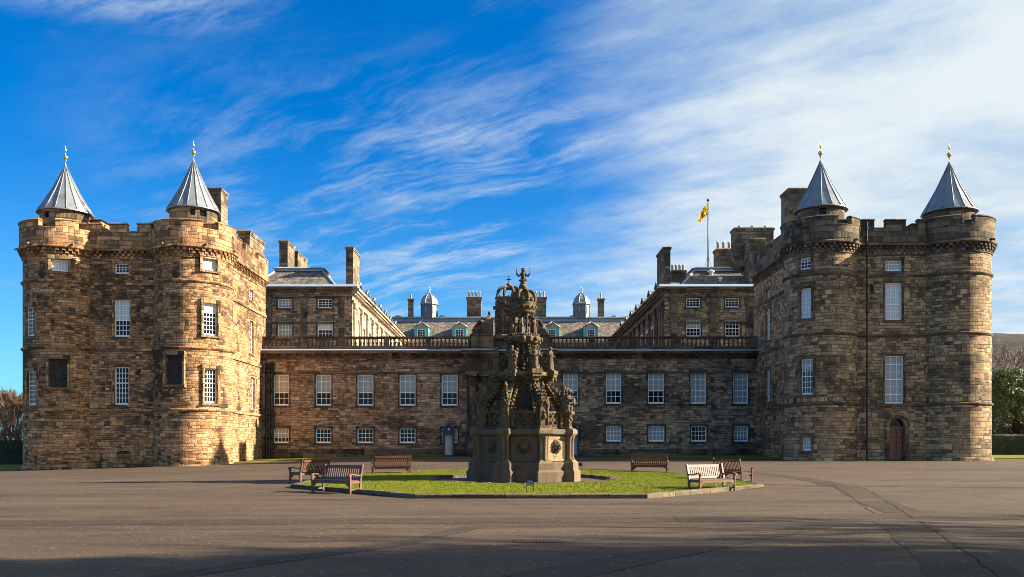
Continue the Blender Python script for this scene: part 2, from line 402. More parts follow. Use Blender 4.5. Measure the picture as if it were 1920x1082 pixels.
def wood_mat(name, col, rough=0.45):
    m, T, b = new_mat(name)
    tc = T.n('ShaderNodeTexCoord').outputs['Object']
    n = T.noise(T.mapping(tc, (3, 14, 14)), 1.0, 4, 0.6); n2 = T.noise(tc, 2.0, 4, 0.6)
    c = T.mix(1.0, (*col, 1), T.ramp(n, [(0.25,0.6),(0.75,1.35)]), 'MULTIPLY')
    c = T.mix(T.smooth(n2, 0.55, 0.75), c, (col[0]*1.5+0.03, col[1]*1.8+0.03, col[2]*2+0.03, 1))
    T.put(b.inputs['Base Color'], c); b.inputs['Roughness'].default_value = rough
    bump(T, b, n, 0.004)
    return m
M['wood'] = wood_mat('bench_hardwood', (0.125,0.050,0.034), 0.52)
M['wood_pale'] = wood_mat('weathered_bench_hardwood', (0.34,0.28,0.23), 0.4)
M['door'] = wood_mat('door_oak', (0.17,0.062,0.032), 0.5)
M['bark'] = plain('bark', (0.10,0.075,0.058), 0.9, 0, 0.4, 5, bmp=0.02)
M['bark_pale'] = plain('pale_bark', (0.15,0.115,0.085), 0.85, 0, 0.3, 5, bmp=0.02)

def asphalt_mat(name, base, dark=1.0, seed=0.0):
    m, T, b = new_mat(name)
    g_ = T.n('ShaderNodeNewGeometry').outputs['Position']
    p = T.mapping(g_, loc=(seed, seed*2, 0))
    big = T.noise(T.mapping(p, (0.05, 0.16, 1)), 1.0, 5, 0.6, 0.6)
    mid = T.noise(T.mapping(p, (0.35, 0.9, 1)), 1.0, 5, 0.65, 0.3)
    fine = T.noise(p, 9, 8, 0.8)
    gv = T.n('ShaderNodeTexVoronoi', feature='F1'); gv.inputs['Scale'].default_value = 13.0; T.put(gv.inputs['Vector'], p)
    grit = T.sep(gv.outputs['Color'])[0]; gnear = T.smooth(gv.outputs['Distance'], 0.42, 0.25)
    f = T.m('ADD', T.m('MULTIPLY', big, 0.5), T.m('MULTIPLY', mid, 0.5))
    c = T.mix(1.0, (*base, 1), T.ramp(f, [(0.32,0.48),(0.5,0.98),(0.68,1.42)]), 'MULTIPLY')
    c = T.mix(1.0, c, T.ramp(fine, [(0.25,0.45),(0.5,1.0),(0.75,1.6)]), 'MULTIPLY')
    # damp, trodden smears
    sme = T.smooth(T.noise(T.mapping(p, (0.10, 0.75, 1), loc=(2, 8, 0)), 1.0, 6, 0.62, 0.4), 0.56, 0.70)
    c = T.mix(T.m('MULTIPLY', sme, 0.62), c, (base[0]*0.28, base[1]*0.26, base[2]*0.25, 1))
    c = T.mix(T.m('MULTIPLY', T.m('MULTIPLY', T.smooth(grit, 0.93, 0.94), gnear), 0.32), c, (0.40,0.35,0.28,1))
    c = T.mix(T.m('MULTIPLY', T.m('MULTIPLY', T.smooth(grit, 0.12, 0.11), gnear), 0.5), c, (0.035,0.026,0.02,1))
    # hairline cracks
    vo = T.n('ShaderNodeTexVoronoi', feature='DISTANCE_TO_EDGE'); vo.inputs['Scale'].default_value = 0.16
    T.put(vo.inputs['Vector'], T.mapping(p, (1, 1.2, 1)))
    T.t.links.new(T.n('ShaderNodeVectorMath', operation='ADD').outputs[0], vo.inputs['Vector'])
    va = vo.inputs['Vector'].links[0].from_node
    T.put(va.inputs[0], p); T.put(va.inputs[1], T.xyz(T.m('MULTIPLY', mid, 2.0), T.m('MULTIPLY', fine, 0.2), 0))
    cr = T.m('MULTIPLY', T.smooth(vo.outputs['Distance'], 0.0, 0.004, 1, 0), T.smooth(big, 0.45, 0.6))
    c = T.mix(T.m('MULTIPLY', cr, 0.6), c, (0.02,0.017,0.014,1))
    T.put(b.inputs['Base Color'], c)
    T.put(b.inputs['Roughness'], T.ramp(sme, [(0, 0.88), (1, 0.62)])); b.inputs['Specular IOR Level'].default_value = 0.3
    bump(T, b, T.m('ADD', fine, T.m('MULTIPLY', grit, 0.6)), 0.012)
    return m
M['asphalt'] = asphalt_mat('worn_asphalt', (0.077,0.051,0.031))
M['asphalt_d'] = asphalt_mat('patched_asphalt', (0.050,0.033,0.020), seed=11.0)
def grass_mat(name, c0, c1, scale=1.0):
    m, T, b = new_mat(name)
    p = T.n('ShaderNodeNewGeometry').outputs['Position']
    n = T.m('ADD', T.m('MULTIPLY', T.noise(p, 0.7*scale, 4, 0.6), 0.5), T.m('MULTIPLY', T.noise(p, 6*scale, 5, 0.7), 0.5))
    T.put(b.inputs['Base Color'], T.ramp(n, [(0.32, c0), (0.68, c1)]))
    b.inputs['Roughness'].default_value = 0.8; b.inputs['Specular IOR Level'].default_value = 0.2
    bump(T, b, T.noise(p, 30, 4, 0.7), 0.03)
    return m
M['lawn'] = grass_mat('lawn_turf', (0.125,0.145,0.004), (0.165,0.18,0.005))
M['blade'] = grass_mat('grass_blades', (0.13,0.15,0.004), (0.18,0.195,0.006), 2.0)
M['kerb'] = stone('kerb_stone', [(0,(0.10,0.077,0.05)),(0.5,(0.155,0.12,0.078)),(1,(0.22,0.17,0.115))], row=0.6, wid=1.3, dark=0.6, tintamt=0.2, seed=12.0, rough_amt=0.02)
M['gravel'] = plain('wet_gravel', (0.07,0.058,0.045), 0.85, 0, 0.5, 14, bmp=0.03)

def fount_mat(name='weathered_fountain_stone', k=1.0):
    m, T, b = new_mat(name)
    p = T.n('ShaderNodeTexCoord').outputs['Object']
    n1 = T.noise(p, 1.1, 6, 0.65, 0.4); n2 = T.noise(p, 7.0, 6, 0.72); n3 = T.noise(T.mapping(p, (4, 4, 0.6)), 1.0, 4, 0.6)
    z = T.sep(p)[2]
    up = T.smooth(z, 2.2, 3.4)          # the carved tiers above the smooth basin wall are the most weathered
    lo = T.ramp(T.m('ADD', T.m('MULTIPLY', n1, 0.6), T.m('MULTIPLY', n3, 0.4)), [(0.34,(0.085,0.062,0.042)),(0.5,(0.155,0.115,0.077)),(0.66,(0.235,0.178,0.118))])
    hi = T.ramp(T.m('ADD', T.m('MULTIPLY', n1, 0.5), T.m('MULTIPLY', n2, 0.5)), [(0.34,(0.045,0.032,0.02)),(0.46,(0.115,0.083,0.049)),(0.58,(0.22,0.163,0.096)),(0.72,(0.36,0.275,0.165))])
    c = T.mix(up, lo, hi)
    soot = T.m('ADD', T.m('MULTIPLY', n1, 0.55), T.m('MULTIPLY', n3, 0.45))
    sm_ = T.m('MULTIPLY', T.smooth(soot, 0.49, 0.60), T.m('MULTIPLY_ADD', up, 0.38, 0.45))
    c = T.mix(1.0, c, (0.84,0.82,0.80,1), 'MULTIPLY')
    c = T.mix(sm_, c, (0.034,0.026,0.017,1))
    lich = T.smooth(T.noise(p, 3.3, 5, 0.7), 0.58, 0.68)
    c = T.mix(T.m('MULTIPLY', T.m('MULTIPLY', lich, up), 0.5), c, (0.36,0.28,0.10,1))
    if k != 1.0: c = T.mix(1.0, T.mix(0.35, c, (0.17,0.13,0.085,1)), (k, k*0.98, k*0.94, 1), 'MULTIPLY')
    T.put(b.inputs['Base Color'], c); b.inputs['Roughness'].default_value = 0.92; b.inputs['Specular IOR Level'].default_value = 0.2
    bump(T, b, T.m('ADD', n2, T.m('MULTIPLY', T.noise(p, 26, 4, 0.7), 0.6)), 0.022)
    return m
M['fount'] = fount_mat()
M['fount_sun_bright'] = fount_mat('sun_brightened_fountain_stone', 2.0)  # same stone with sunlight painted into its colour, for the sunny panel
M['fount_sun_mid'] = fount_mat('half_sun_brightened_fountain_stone', 1.3)  # weaker painted sunlight on the same stone, mainly for the right piers
def leaf_mat(name, c0, c1, trans=0.25):
    m, T, b = new_mat(name)
    p = T.n('ShaderNodeNewGeometry').outputs['Position']
    n = T.noise(p, 2.2, 4, 0.6); r = T.sep(T.white(T.mapping(p, (3, 3, 3))).outputs['Color'])[0]
    T.put(b.inputs['Base Color'], T.ramp(T.m('ADD', T.m('MULTIPLY', n, 0.8), T.m('MULTIPLY', r, 0.2)), [(0.3, c0), (0.7, c1)]))
    b.inputs['Roughness'].default_value = 0.5; b.inputs['Specular IOR Level'].default_value = 0.3
    return m
M['leaf'] = leaf_mat('evergreen_leaves', (0.03,0.055,0.008), (0.12,0.17,0.025))
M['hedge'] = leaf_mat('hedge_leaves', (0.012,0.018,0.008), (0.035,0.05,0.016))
M['twig'] = plain('russet_twigs', (0.16,0.10,0.062), 0.9, 0, 0.35, 2)
def hill_mat():
    m, T, b = new_mat('winter_hillside')
    p = T.n('ShaderNodeNewGeometry').outputs['Position']
    n = T.noise(T.mapping(p, (0.03, 0.03, 0.06)), 1.0, 7, 0.65); n2 = T.noise(p, 0.28, 5, 0.7)
    c = T.ramp(T.m('ADD', T.m('MULTIPLY', n, 0.55), T.m('MULTIPLY', n2, 0.45)), [(0.34,(0.018,0.012,0.009)),(0.5,(0.042,0.028,0.020)),(0.62,(0.075,0.052,0.034)),(0.75,(0.12,0.095,0.05))])
    T.put(b.inputs['Base Color'], c); b.inputs['Roughness'].default_value = 0.95
    bump(T, b, n2, 2.0)
    return m
M['hill'] = hill_mat()
def flag_mat():
    m, T, b = new_mat('flag_cloth')
    uvn = T.n('ShaderNodeUVMap'); uvn.uv_map = 'UVMap'; s = T.sep(uvn.outputs[0])
    bu = T.m('MINIMUM', s[0], T.m('SUBTRACT', 1.0, s[0])); bv = T.m('MINIMUM', s[1], T.m('SUBTRACT', 1.0, s[1]))
    e = T.m('MINIMUM', T.m('MULTIPLY', bu, 1.5), bv)
    line = T.m('MULTIPLY', T.smooth(e, 0.06, 0.075), T.smooth(e, 0.11, 0.10))
    def ell(cu, cv, ru, rv):
        a = T.m('DIVIDE', T.m('SUBTRACT', s[0], cu), ru); c = T.m('DIVIDE', T.m('SUBTRACT', s[1], cv), rv)
        return T.m('LESS_THAN', T.m('ADD', T.m('MULTIPLY', a, a), T.m('MULTIPLY', c, c)), 1.0)
    dev = ell(0.50, 0.50, 0.07, 0.20)
    for q in ((0.42,0.70,0.06,0.07), (0.36,0.56,0.09,0.025), (0.37,0.44,0.08,0.025), (0.44,0.27,0.05,0.10), (0.57,0.27,0.05,0.11), (0.64,0.55,0.025,0.17)): dev = T.m('MAXIMUM', dev, ell(*q))
    line = T.m('MAXIMUM', T.m('MULTIPLY', line, 0.6), dev)
    T.put(b.inputs['Base Color'], T.mix(line, (0.80,0.50,0.008,1), (0.50,0.05,0.012,1)))
    tr = T.n('ShaderNodeBsdfTranslucent'); T.t.links.new(b.inputs['Base Color'].links[0].from_socket, tr.inputs['Color'])
    mx = T.n('ShaderNodeMixShader'); mx.inputs[0].default_value = 0.55; T.t.links.new(b.outputs[0], mx.inputs[1]); T.t.links.new(tr.outputs[0], mx.inputs[2])
    T.t.links.new(mx.outputs[0], [n for n in T.t.nodes if n.type == 'OUTPUT_MATERIAL'][0].inputs[0]); b.inputs['Roughness'].default_value = 0.7
    return m
M['flag'] = flag_mat()
M['flag_red'] = plain('red_flag_device', (0.42,0.03,0.015), 0.7, 0, 0.1, 3)
# ------------------------------------------------------------------ ground and lawn
def build_ground():
    xs = [-1500,-600,-250,-120,-80]+[x for x in range(-60, 61, 3)]+[80,120,250,600,1500]
    ys = [-300,-100,-40,-15]+[y for y in range(-5, 100, 3)]+[110,140,200,350,700,1600]
    mb = MB(); n = len(xs)
    for y in ys:
        for x in xs: mb.v.append((x, y, g(x, y)))
    for j in range(len(ys)-1):
        for i in range(n-1):
            mb.f.append((j*n+i, j*n+i+1, (j+1)*n+i+1, (j+1)*n+i)); mb.uv.append(None); mb.sm.append(True)
    struct(mb.build('forecourt', M['asphalt']))
build_ground()
def strip(name, pts, w0, w1, mat, lift=0.004, rag=0.05):
    """a repair strip laid on the asphalt: pts are ground points along its middle"""
    mb = MB(); L = []
    P = []
    for a, b in zip(pts[:-1], pts[1:]):
        k = max(2, int(hypot(b[0]-a[0], b[1]-a[1])/0.7))
        for i in range(k): P.append((a[0]+(b[0]-a[0])*i/k, a[1]+(b[1]-a[1])*i/k))
    P.append(pts[-1])
    for i, p in enumerate(P):
        q0, q1 = P[max(0, i-1)], P[min(len(P)-1, i+1)]
        dx, dy = q1[0]-q0[0], q1[1]-q0[1]; d = hypot(dx, dy) or 1
        w = (w0+(w1-w0)*i/(len(P)-1))/2
        a = w+random.uniform(-rag, rag); b = w+random.uniform(-rag, rag)
        l = (p[0]-dy/d*a, p[1]+dx/d*a); r = (p[0]+dy/d*b, p[1]-dx/d*b)
        L.append((l, r))
    for (l0, r0), (l1, r1) in zip(L[:-1], L[1:]):
        mb.add([(*r0, g(*r0)+lift), (*r1, g(*r1)+lift), (*l1, g(*l1)+lift), (*l0, g(*l0)+lift)])
    return struct(mb.build(name, mat))
def gp(x, y):      # pixel on the ground -> (X, Y)
    Y = 10.0
    for _ in range(60):
        X = fx(x, Y); Y = (EYE-g(X, Y))*F/max(y-CY, 1)
    return (fx(x, Y), Y)
strip('asphalt_patch', [gp(-60, 981), gp(400, 979), gp(900, 976), gp(1300, 974), gp(1700, 967), gp(2000, 966)], 1.35, 1.5, M['asphalt_d'])
strip('asphalt_patch', [gp(1390, 884), gp(1500, 896), gp(1590, 914), gp(1650, 944), gp(1700, 962)], 0.9, 1.1, M['asphalt_d'], 0.006)
strip('asphalt_patch', [gp(1690, 980), gp(1730, 1004), gp(1790, 1046), gp(1850, 1095)], 1.1, 1.2, M['asphalt_d'], 0.006)
strip('asphalt_patch', [gp(990, 1086), gp(1200, 1046), gp(1400, 1008), gp(1540, 986)], 0.9, 0.7, M['asphalt_d'], 0.006)
strip('asphalt_patch', [gp(1420, 908), gp(1570, 911), gp(1800, 914), gp(1990, 914)], 0.12, 0.12, M['asphalt_d'], 0.006, 0.03)
strip('asphalt_patch', [gp(300, 1085), gp(520, 1050), gp(760, 1018), gp(900, 985)], 0.55, 0.4, M['asphalt_d'], 0.006)
strip('asphalt_patch', [gp(1602, 939), gp(1642, 939.5)], 0.45, 0.45, M['gravel'], 0.010, 0.02)
strip('road_edge', [(-12, 69.2), (0, 69.8), (19, 69.6)], 1.2, 1.2, M['asphalt_d'], 0.004, 0.03)
# sealed joints and cracks along the trench edges
def seam(pts, w=0.03):
    q = []
    for a, b in zip(pts[:-1], pts[1:]):
        n = max(2, int(hypot(b[0]-a[0], b[1]-a[1])/0.5)); q += [(a[0]+(b[0]-a[0])*i/n+random.uniform(-.03, .03), a[1]+(b[1]-a[1])*i/n+random.uniform(-.03, .03)) for i in range(n)]
    return strip('asphalt_seam', q+[pts[-1]], w, w, M['seam'], 0.010, w*0.4)
M['seam'] = plain('bitumen_seam', (0.030,0.022,0.016), 0.95, 0, 0.4, 4, spec=0.05)
seam([gp(-60, 968.5), gp(400, 968), gp(900, 965), gp(1330, 962)]); seam([gp(1330, 989), gp(900, 990.5), gp(300, 994), gp(-60, 996)], 0.025)
seam([gp(1715, 974), gp(1760, 1000), gp(1830, 1050), gp(1880, 1090)], 0.02); seam([gp(1600, 906), gp(1640, 926), gp(1690, 958), gp(1712, 972)], 0.018); seam([gp(1560, 908), gp(1600, 934), gp(1640, 964)], 0.018)
seam([gp(1700, 959), gp(2000, 957)], 0.03); seam([gp(1715, 976), gp(2000, 976)], 0.03); seam([gp(1412, 914), gp(1500, 913), gp(1570, 911)], 0.03)
seam([gp(1262, 968), gp(1275, 978), gp(1281, 984)], 0.012)
def drain():
    x, y = gp(1012, 1015)
    t = thing('drain_cover', 'small rust brown iron drain grating set in the asphalt near the front', 'drain cover', (x, y, g(x, y)))
    mb = MB(); mb.box(x-0.44, x+0.44, y-0.2, y-0.17, 0.002, 0.012); mb.box(x-0.44, x+0.44, y+0.17, y+0.2, 0.002, 0.012)
    mb.box(x-0.44, x-0.41, y-0.17, y+0.17, 0.002, 0.012); mb.box(x+0.41, x+0.44, y-0.17, y+0.17, 0.002, 0.012)
    mb.build('frame', M['rust'], t)
    b = MB()
    for i in range(14):
        q = x-0.39+i*0.058; b.box(q, q+0.036, y-0.165, y+0.165, 0.002, 0.009)
    b.build('grating', M['rust'], t)
M['rust'] = plain('rusted_iron', (0.13,0.065,0.045), 0.8, 0.1, 0.3, 8)
drain()


LX, LY, LA = 0.70, 35.75, 8.65          # octagonal lawn: centre and apothem
FXC, FYC = 0.62, 36.5                  # fountain axis
PITR = 3.95
def octo(a, cx=LX, cy=LY):
    R = a/cos(pi/8); return [(cx+R*cos(pi/8+k*pi/4), cy+R*sin(pi/8+k*pi/4)) for k in range(8)]
def lawn_h(x, y):
    r = hypot(x-FXC, y-FYC); return g(x, y)+0.125+0.02*sm(8.5, 4.2, r)
def oct_r(th, a):      # distance from the lawn centre to the octagon edge in direction th
    k = ((th+pi/8) % (pi/4))-pi/8; return a/cos(k)
def build_lawn():
    mb = MB(); n = 128; m = 14; base = []
    for j in range(m+1):
        for i in range(n):
            th = 2*pi*i/n; t = j/m
            ox, oy = LX+oct_r(th, LA-0.17)*cos(th), LY+oct_r(th, LA-0.17)*sin(th)
            ix, iy = FXC+PITR*cos(th), FYC+PITR*sin(th)
            x, y = ix+(ox-ix)*t, iy+(oy-iy)*t
            mb.v.append((x, y, lawn_h(x, y)))
    for j in range(m):
        for i in range(n):
            i2 = (i+1) % n
            mb.f.append((j*n+i, (j+1)*n+i, (j+1)*n+i2, j*n+i2)); mb.uv.append(None); mb.sm.append(True)
    struct(mb.build('lawn', M['lawn']))
    # kerb of long dressed stones with open joints
    k = MB(); o = octo(LA); q = octo(LA-0.20)
    for e in range(8):
        a, b = o[e], o[(e+1) % 8]; c, d = q[e], q[(e+1) % 8]
        N = 6
        for i in range(N):
            t0, t1 = i/N+0.0015, (i+1)/N-0.0015
            lp = lambda p, r, t: (p[0]+(r[0]-p[0])*t, p[1]+(r[1]-p[1])*t)
            P = [lp(a, b, t0), lp(a, b, t1), lp(c, d, t1), lp(c, d, t0)]
            hh = random.uniform(0.135, 0.155)
            z0 = [g(*p)-0.05 for p in P]; z1 = [g(*p)+hh for p in P]
            P2 = [lp(P[0], P[3], 0.12), lp(P[1], P[2], 0.12), P[2], P[3]]
            vs = [(*p, z) for p, z in zip(P, z0)]+[(*p, z-0.03) for p, z in zip(P, z1)]+[(*p, z) for p, z in zip(P2, z1)]
            k.mesh(vs, [(0,1,5,4),(1,2,6,5),(2,3,7,6),(3,0,4,7),(4,5,9,8),(5,6,10,9),(6,7,11,10),(7,4,8,11),(8,9,10,11)])
    struct(k.build('lawn_kerb', M['kerb']))
    # sunken gravel ring and its rough stone edging
    p = MB()
    for i in range(64):
        a, b = 2*pi*i/64, 2*pi*(i+1)/64
        A = (FXC+PITR*cos(a), FYC+PITR*sin(a)); B = (FXC+PITR*cos(b), FYC+PITR*sin(b))
        p.add([(FXC, FYC, g(FXC, FYC)+0.012), (*A, g(*A)+0.012), (*B, g(*B)+0.012)])
    struct(p.build('gravel_ring', M['gravel']))
    s = MB()
    n = 72
    for i in range(n):
        a, b = 2*pi*(i+0.03)/n, 2*pi*(i+0.97)/n
        r0, r1 = PITR-0.30-random.uniform(0, 0.05), PITR+0.05
        P = [(FXC+r*cos(t), FYC+r*sin(t)) for r, t in ((r0,a),(r0,b),(r1,b),(r1,a))]
        h = random.uniform(0.125, 0.165)
        vs = [(*q_, g(*q_)-0.02) for q_ in P]+[(*q_, g(*q_)+h) for q_ in P]
        s.mesh(vs, [(0,1,5,4),(1,2,6,5),(2,3,7,6),(3,0,4,7),(4,5,6,7)])
    struct(s.build('gravel_ring_edging', M['kerb']))
    # blades
    rnd = random.Random(3); V = []; Fc = []
    cnt = 0
    while cnt < 60000:
        x = LX+rnd.uniform(-LA, LA); y = LY+rnd.uniform(-LA, LA)
        th = atan2(y-LY, x-LX)
        if hypot(x-LX, y-LY) > oct_r(th, LA-0.19) or hypot(x-FXC, y-FYC) < PITR+0.06: continue
        cnt += 1
        h = rnd.uniform(0.015, 0.04); w = rnd.uniform(0.008, 0.018); an = rnd.uniform(0, pi); le = rnd.uniform(-0.03, 0.03)
        z = lawn_h(x, y)-0.004; i = len(V)
        V += [(x-w*cos(an), y-w*sin(an), z), (x+w*cos(an), y+w*sin(an), z), (x+le, y+rnd.uniform(-0.03, 0.03), z+h)]
        Fc.append((i, i+1, i+2))
    me = bpy.data.meshes.new('grass'); me.from_pydata(V, [], Fc); me.materials.append(M['blade'])
    o = bpy.data.objects.new('grass', me); C.objects.link(o)
    tag(o, 'short bright green grass blades on the octagonal lawn', 'grass', kind='stuff')
build_lawn()
def turf(name, poly, lift=0.05):
    mb = MB(); top = [(p[0], p[1], g(*p)+lift) for p in poly]
    mb.add(top)
    for a, b in zip(top, top[1:]+top[:1]):
        mb.add([(a[0],a[1],a[2]-lift-0.05), (b[0],b[1],b[2]-lift-0.05), b, a])
    return struct(mb.build(name, M['lawn']))
turf('grass_verge', [(-20.3,64.2), (-18.9,64.4), (-16.5,66.0), (-12.5,68.2), (-8.0,69.8), (-5.2,70.4), (-5.2,71.5), (-20.0,71.55)])
turf('grass_verge', [(6.8,70.6), (10,69.9), (15.5,67.0), (19.2,64.6), (20.2,64.4), (20.2,71.5), (6.8,71.5)])
turf('grass_verge', [(-90,61), (-33.9,61), (-33.9,72), (-90,72)])
turf('grass_verge', [(34.2,64), (95,64), (95,80), (34.2,80)])

# ------------------------------------------------------------------ walls with openings
def wall_grid(mb, umap, u0, u1, z0, z1, ops, du=None, topf=None):
    """wall sheet over (u, z); ops = (ua, ub, za, zb, depth); umap(u, d) -> (x, y), d into the wall"""
    us = {u0, u1}; zs = {z0, z1}
    for o in ops: us |= {o[0], o[1]}; zs |= {o[2], o[3]}
    us = sorted(us); zs = sorted(zs)
    if du:
        r = []
        for a, b in zip(us[:-1], us[1:]):
            k = max(1, int(math.ceil((b-a)/du)))
            r += [a+(b-a)*i/k for i in range(k)]
        us = r+[u1]
    for a, b in zip(us[:-1], us[1:]):
        for c, d in zip(zs[:-1], zs[1:]):
            uc, zc = (a+b)/2, (c+d)/2
            if any(o[0] < uc < o[1] and o[2] < zc < o[3] for o in ops): continue
            A, B = umap(a, 0), umap(b, 0)
            mb.add([(*A, c), (*B, c), (*B, d), (*A, d)], [(a, c), (b, c), (b, d), (a, d)], du is not None)
    for (a, b, c, d, dep) in ops:
        A, B, A2, B2 = umap(a, 0), umap(b, 0), umap(a, dep), umap(b, dep)
        mb.add([(*A, c), (*A, d), (*A2, d), (*A2, c)], [(a, c), (a, d), (a+dep, d), (a+dep, c)])
        mb.add([(*B, d), (*B, c), (*B2, c), (*B2, d)], [(b, d), (b, c), (b+dep, c), (b+dep, d)])
        mb.add([(*A, c), (*A2, c), (*B2, c), (*B, c)], [(a, c), (a, c+dep), (b, c+dep), (b, c)])
        mb.add([(*A2, d), (*A, d), (*B, d), (*B2, d)], [(a, d+dep), (a, d), (b, d), (b, d+dep)])
def flat(p0, p1):
    """umap of a straight wall from p0 to p1 seen with p0 on the left, outside towards the viewer"""
    L = hypot(p1[0]-p0[0], p1[1]-p0[1]); tx, ty = (p1[0]-p0[0])/L, (p1[1]-p0[1])/L
    nx, ny = ty, -tx                      # outward
    f = lambda u, d: (p0[0]+tx*u-nx*d, p0[1]+ty*u-ny*d)
    f.L = L; f.n = (nx, ny); return f
def drum(cx, cy, r):
    f = lambda u, d: (cx+(r-d)*sin(u/r), cy-(r-d)*cos(u/r))
    f.r = r; f.c = (cx, cy); return f
WIN = {}
def win_meshes(w, h, cols, rows, blind, style, mid):
    key = (round(w, 2), round(h, 2), cols, rows, round(blind, 2), style, mid)
    if key in WIN: return WIN[key]
    f = MB(); fr = 0.075; sill = 0.13; mt = 0.036
    f.box(-w/2, -w/2+fr, -0.03, 0.05, 0, h); f.box(w/2-fr, w/2, -0.03, 0.05, 0, h)
    f.box(-w/2+fr, w/2-fr, -0.03, 0.05, h-fr, h); f.box(-w/2+fr, w/2-fr, -0.05, 0.05, 0, sill)
    x0, x1, z0, z1 = -w/2+fr, w/2-fr, sill, h-fr
    for i in range(1, cols):
        x = x0+(x1-x0)*i/cols; f.box(x-mt/2, x+mt/2, -0.012, 0.03, z0, z1)
    for j in range(1, rows):
        z = z0+(z1-z0)*j/rows; k = 0.07 if mid and j == mid else mt
        f.box(x0, x1, -0.014 if k == mt else -0.03, 0.028, z-k/2, z+k/2)
    p = MB(); p.add([(x0, 0.02, z0), (x1, 0.02, z0), (x1, 0.02, z1), (x0, 0.02, z1)])
    b = None
    if blind > 0:
        b = MB(); zb = z1-(z1-z0)*blind
        b.add([(x0, 0.012, zb), (x1, 0.012, zb), (x1, 0.012, z1), (x0, 0.012, z1)])
    s = MB()
    WIN[key] = (f.data('window', M['white']), p.data('pane', M['glass']), b.data('blind', M[style]) if b else None)
    return WIN[key]
SURR = {}
def surround_mesh(w, h, t, proud, deep, mat):
    key = (round(w, 2), round(h, 2), t, proud, deep, mat)
    if key not in SURR:
        s = MB(); y0, y1 = -deep-proud, -0.055
        s.box(-w/2-t, -w/2-0.004, y0, y1, -0.004, h+0.004); s.box(w/2+0.004, w/2+t, y0, y1, -0.004, h+0.004)
        s.box(-w/2-t-0.04, w/2+t+0.04, y0-0.02, y1, h+0.006, h+t+0.10)
        s.box(-w/2-t-0.05, w/2+t+0.05, y0-0.05, y1, -0.16, -0.006)
        SURR[key] = s.data('stone_surround', M[mat])
    return SURR[key]
def put_window(parent, um, u, z0, w, h, cols, rows, blind=0, style='blind', mid=0, rec=0.16, surr=None, proud=0.02, t=0.17, label=None):
    fm, pm, bm = win_meshes(w, h, cols, rows, blind, style, mid)
    if hasattr(um, 'r'):
        a = u/um.r; rr = sqrt(um.r**2-(w/2)**2)-rec
        x, y = um.c[0]+rr*sin(a), um.c[1]-rr*cos(a); n = (sin(a), -cos(a))
        deep = um.r-rr
    else:
        x, y = um(u, rec); n = um.n; deep = rec
    o = wloc(parent); rz = atan2(n[0], -n[1])
    wd = inst('window', fm, parent, (x-o.x, y-o.y, z0-o.z), rz, label)
    inst('pane', pm, wd)
    if bm: inst('blind', bm, wd)
    if surr: inst('stone_surround', surround_mesh(w, h, t, proud, round(deep, 3), surr), wd)
    return wd
class Wall:
    """a wall face with its windows, taken from measurements then cut once"""
    def __init__(s, parent, um): s.p = parent; s.um = um; s.ops = []; s.jobs = []
    def win(s, u, z0, w, h, cols, rows, depth=0.30, **k):
        s.ops.append((u-w/2, u+w/2, z0, z0+h, depth)); s.jobs.append((u, z0, w, h, cols, rows, k)); return s
    def hole(s, u, z0, w, h, depth): s.ops.append((u-w/2, u+w/2, z0, z0+h, depth))
    def finish(s, mb, u0, u1, z0, z1, du=None):
        wall_grid(mb, s.um, u0, u1, z0, z1, s.ops, du)
        for (u, z, w, h, c, r, k) in s.jobs: put_window(s.p, s.um, u, z, w, h, c, r, **k)
def on_front(x0, x1, y0, y1, Y):       # photo rectangle on a wall facing the camera at distance Y
    return fx(x0, Y), fx(x1, Y), fz(y1, Y), fz(y0, Y)
def on_side(xa, xb, y0, y1, X):        # on a wall running away from the camera at x = X
    Ya, Yb = X*F/(xa-CX), X*F/(xb-CX); Ym = (Ya+Yb)/2
    return Ya, Yb, fz(y1, Ym), fz(y0, Ym)
def on_drum(x, cx, cy, r):             # photo column -> angle on a round tower
    k = (x-CX)/F
    # |(kY-cx, Y-cy)| = r, nearest
    A = k*k+1; B = -2*(k*cx+cy); Cc = cx*cx+cy*cy-r*r; D = B*B-4*A*Cc
    if D < 0: return None
    Y = (-B-sqrt(D))/(2*A); return atan2(k*Y-cx, cy-Y), Y

def corbel_rows_straight(mb, um, u0, u1, z0, rows=3, rh=0.18, bw=0.20, out=0.09):
    for r in range(rows):
        n = max(1, int((u1-u0)/(bw*2)))
        st = (u1-u0)/n; d = -(out*(r+1))
        for i in range(n):
            a = u0+st*(i+(0.25 if r % 2 else 0.75))-bw/2; b = a+bw
            P = [um(a, 0.05), um(b, 0.05), um(b, d), um(a, d)]
            za, zb = z0+r*rh, z0+(r+1)*rh-0.01
            vs = [(*p, za) for p in P]+[(*p, zb) for p in P]
            vs[2] = (*um(b, d+0.05), za); vs[3] = (*um(a, d+0.05), za)
            mb.mesh(vs, [(0,1,5,4),(1,2,6,5),(2,3,7,6),(3,0,4,7),(4,5,6,7),(3,2,1,0)])
def band_straight(mb, um, u0, u1, z0, z1, out, back=0.05):
    P = [um(u0, -out), um(u1, -out), um(u1, back), um(u0, back)]
    h = z1-z0
    mb.mesh([(*p, z0) for p in P]+[(*p, z1) for p in P], [(0,1,5,4),(1,2,6,5),(2,3,7,6),(3,0,4,7),(4,5,6,7),(3,2,1,0)])
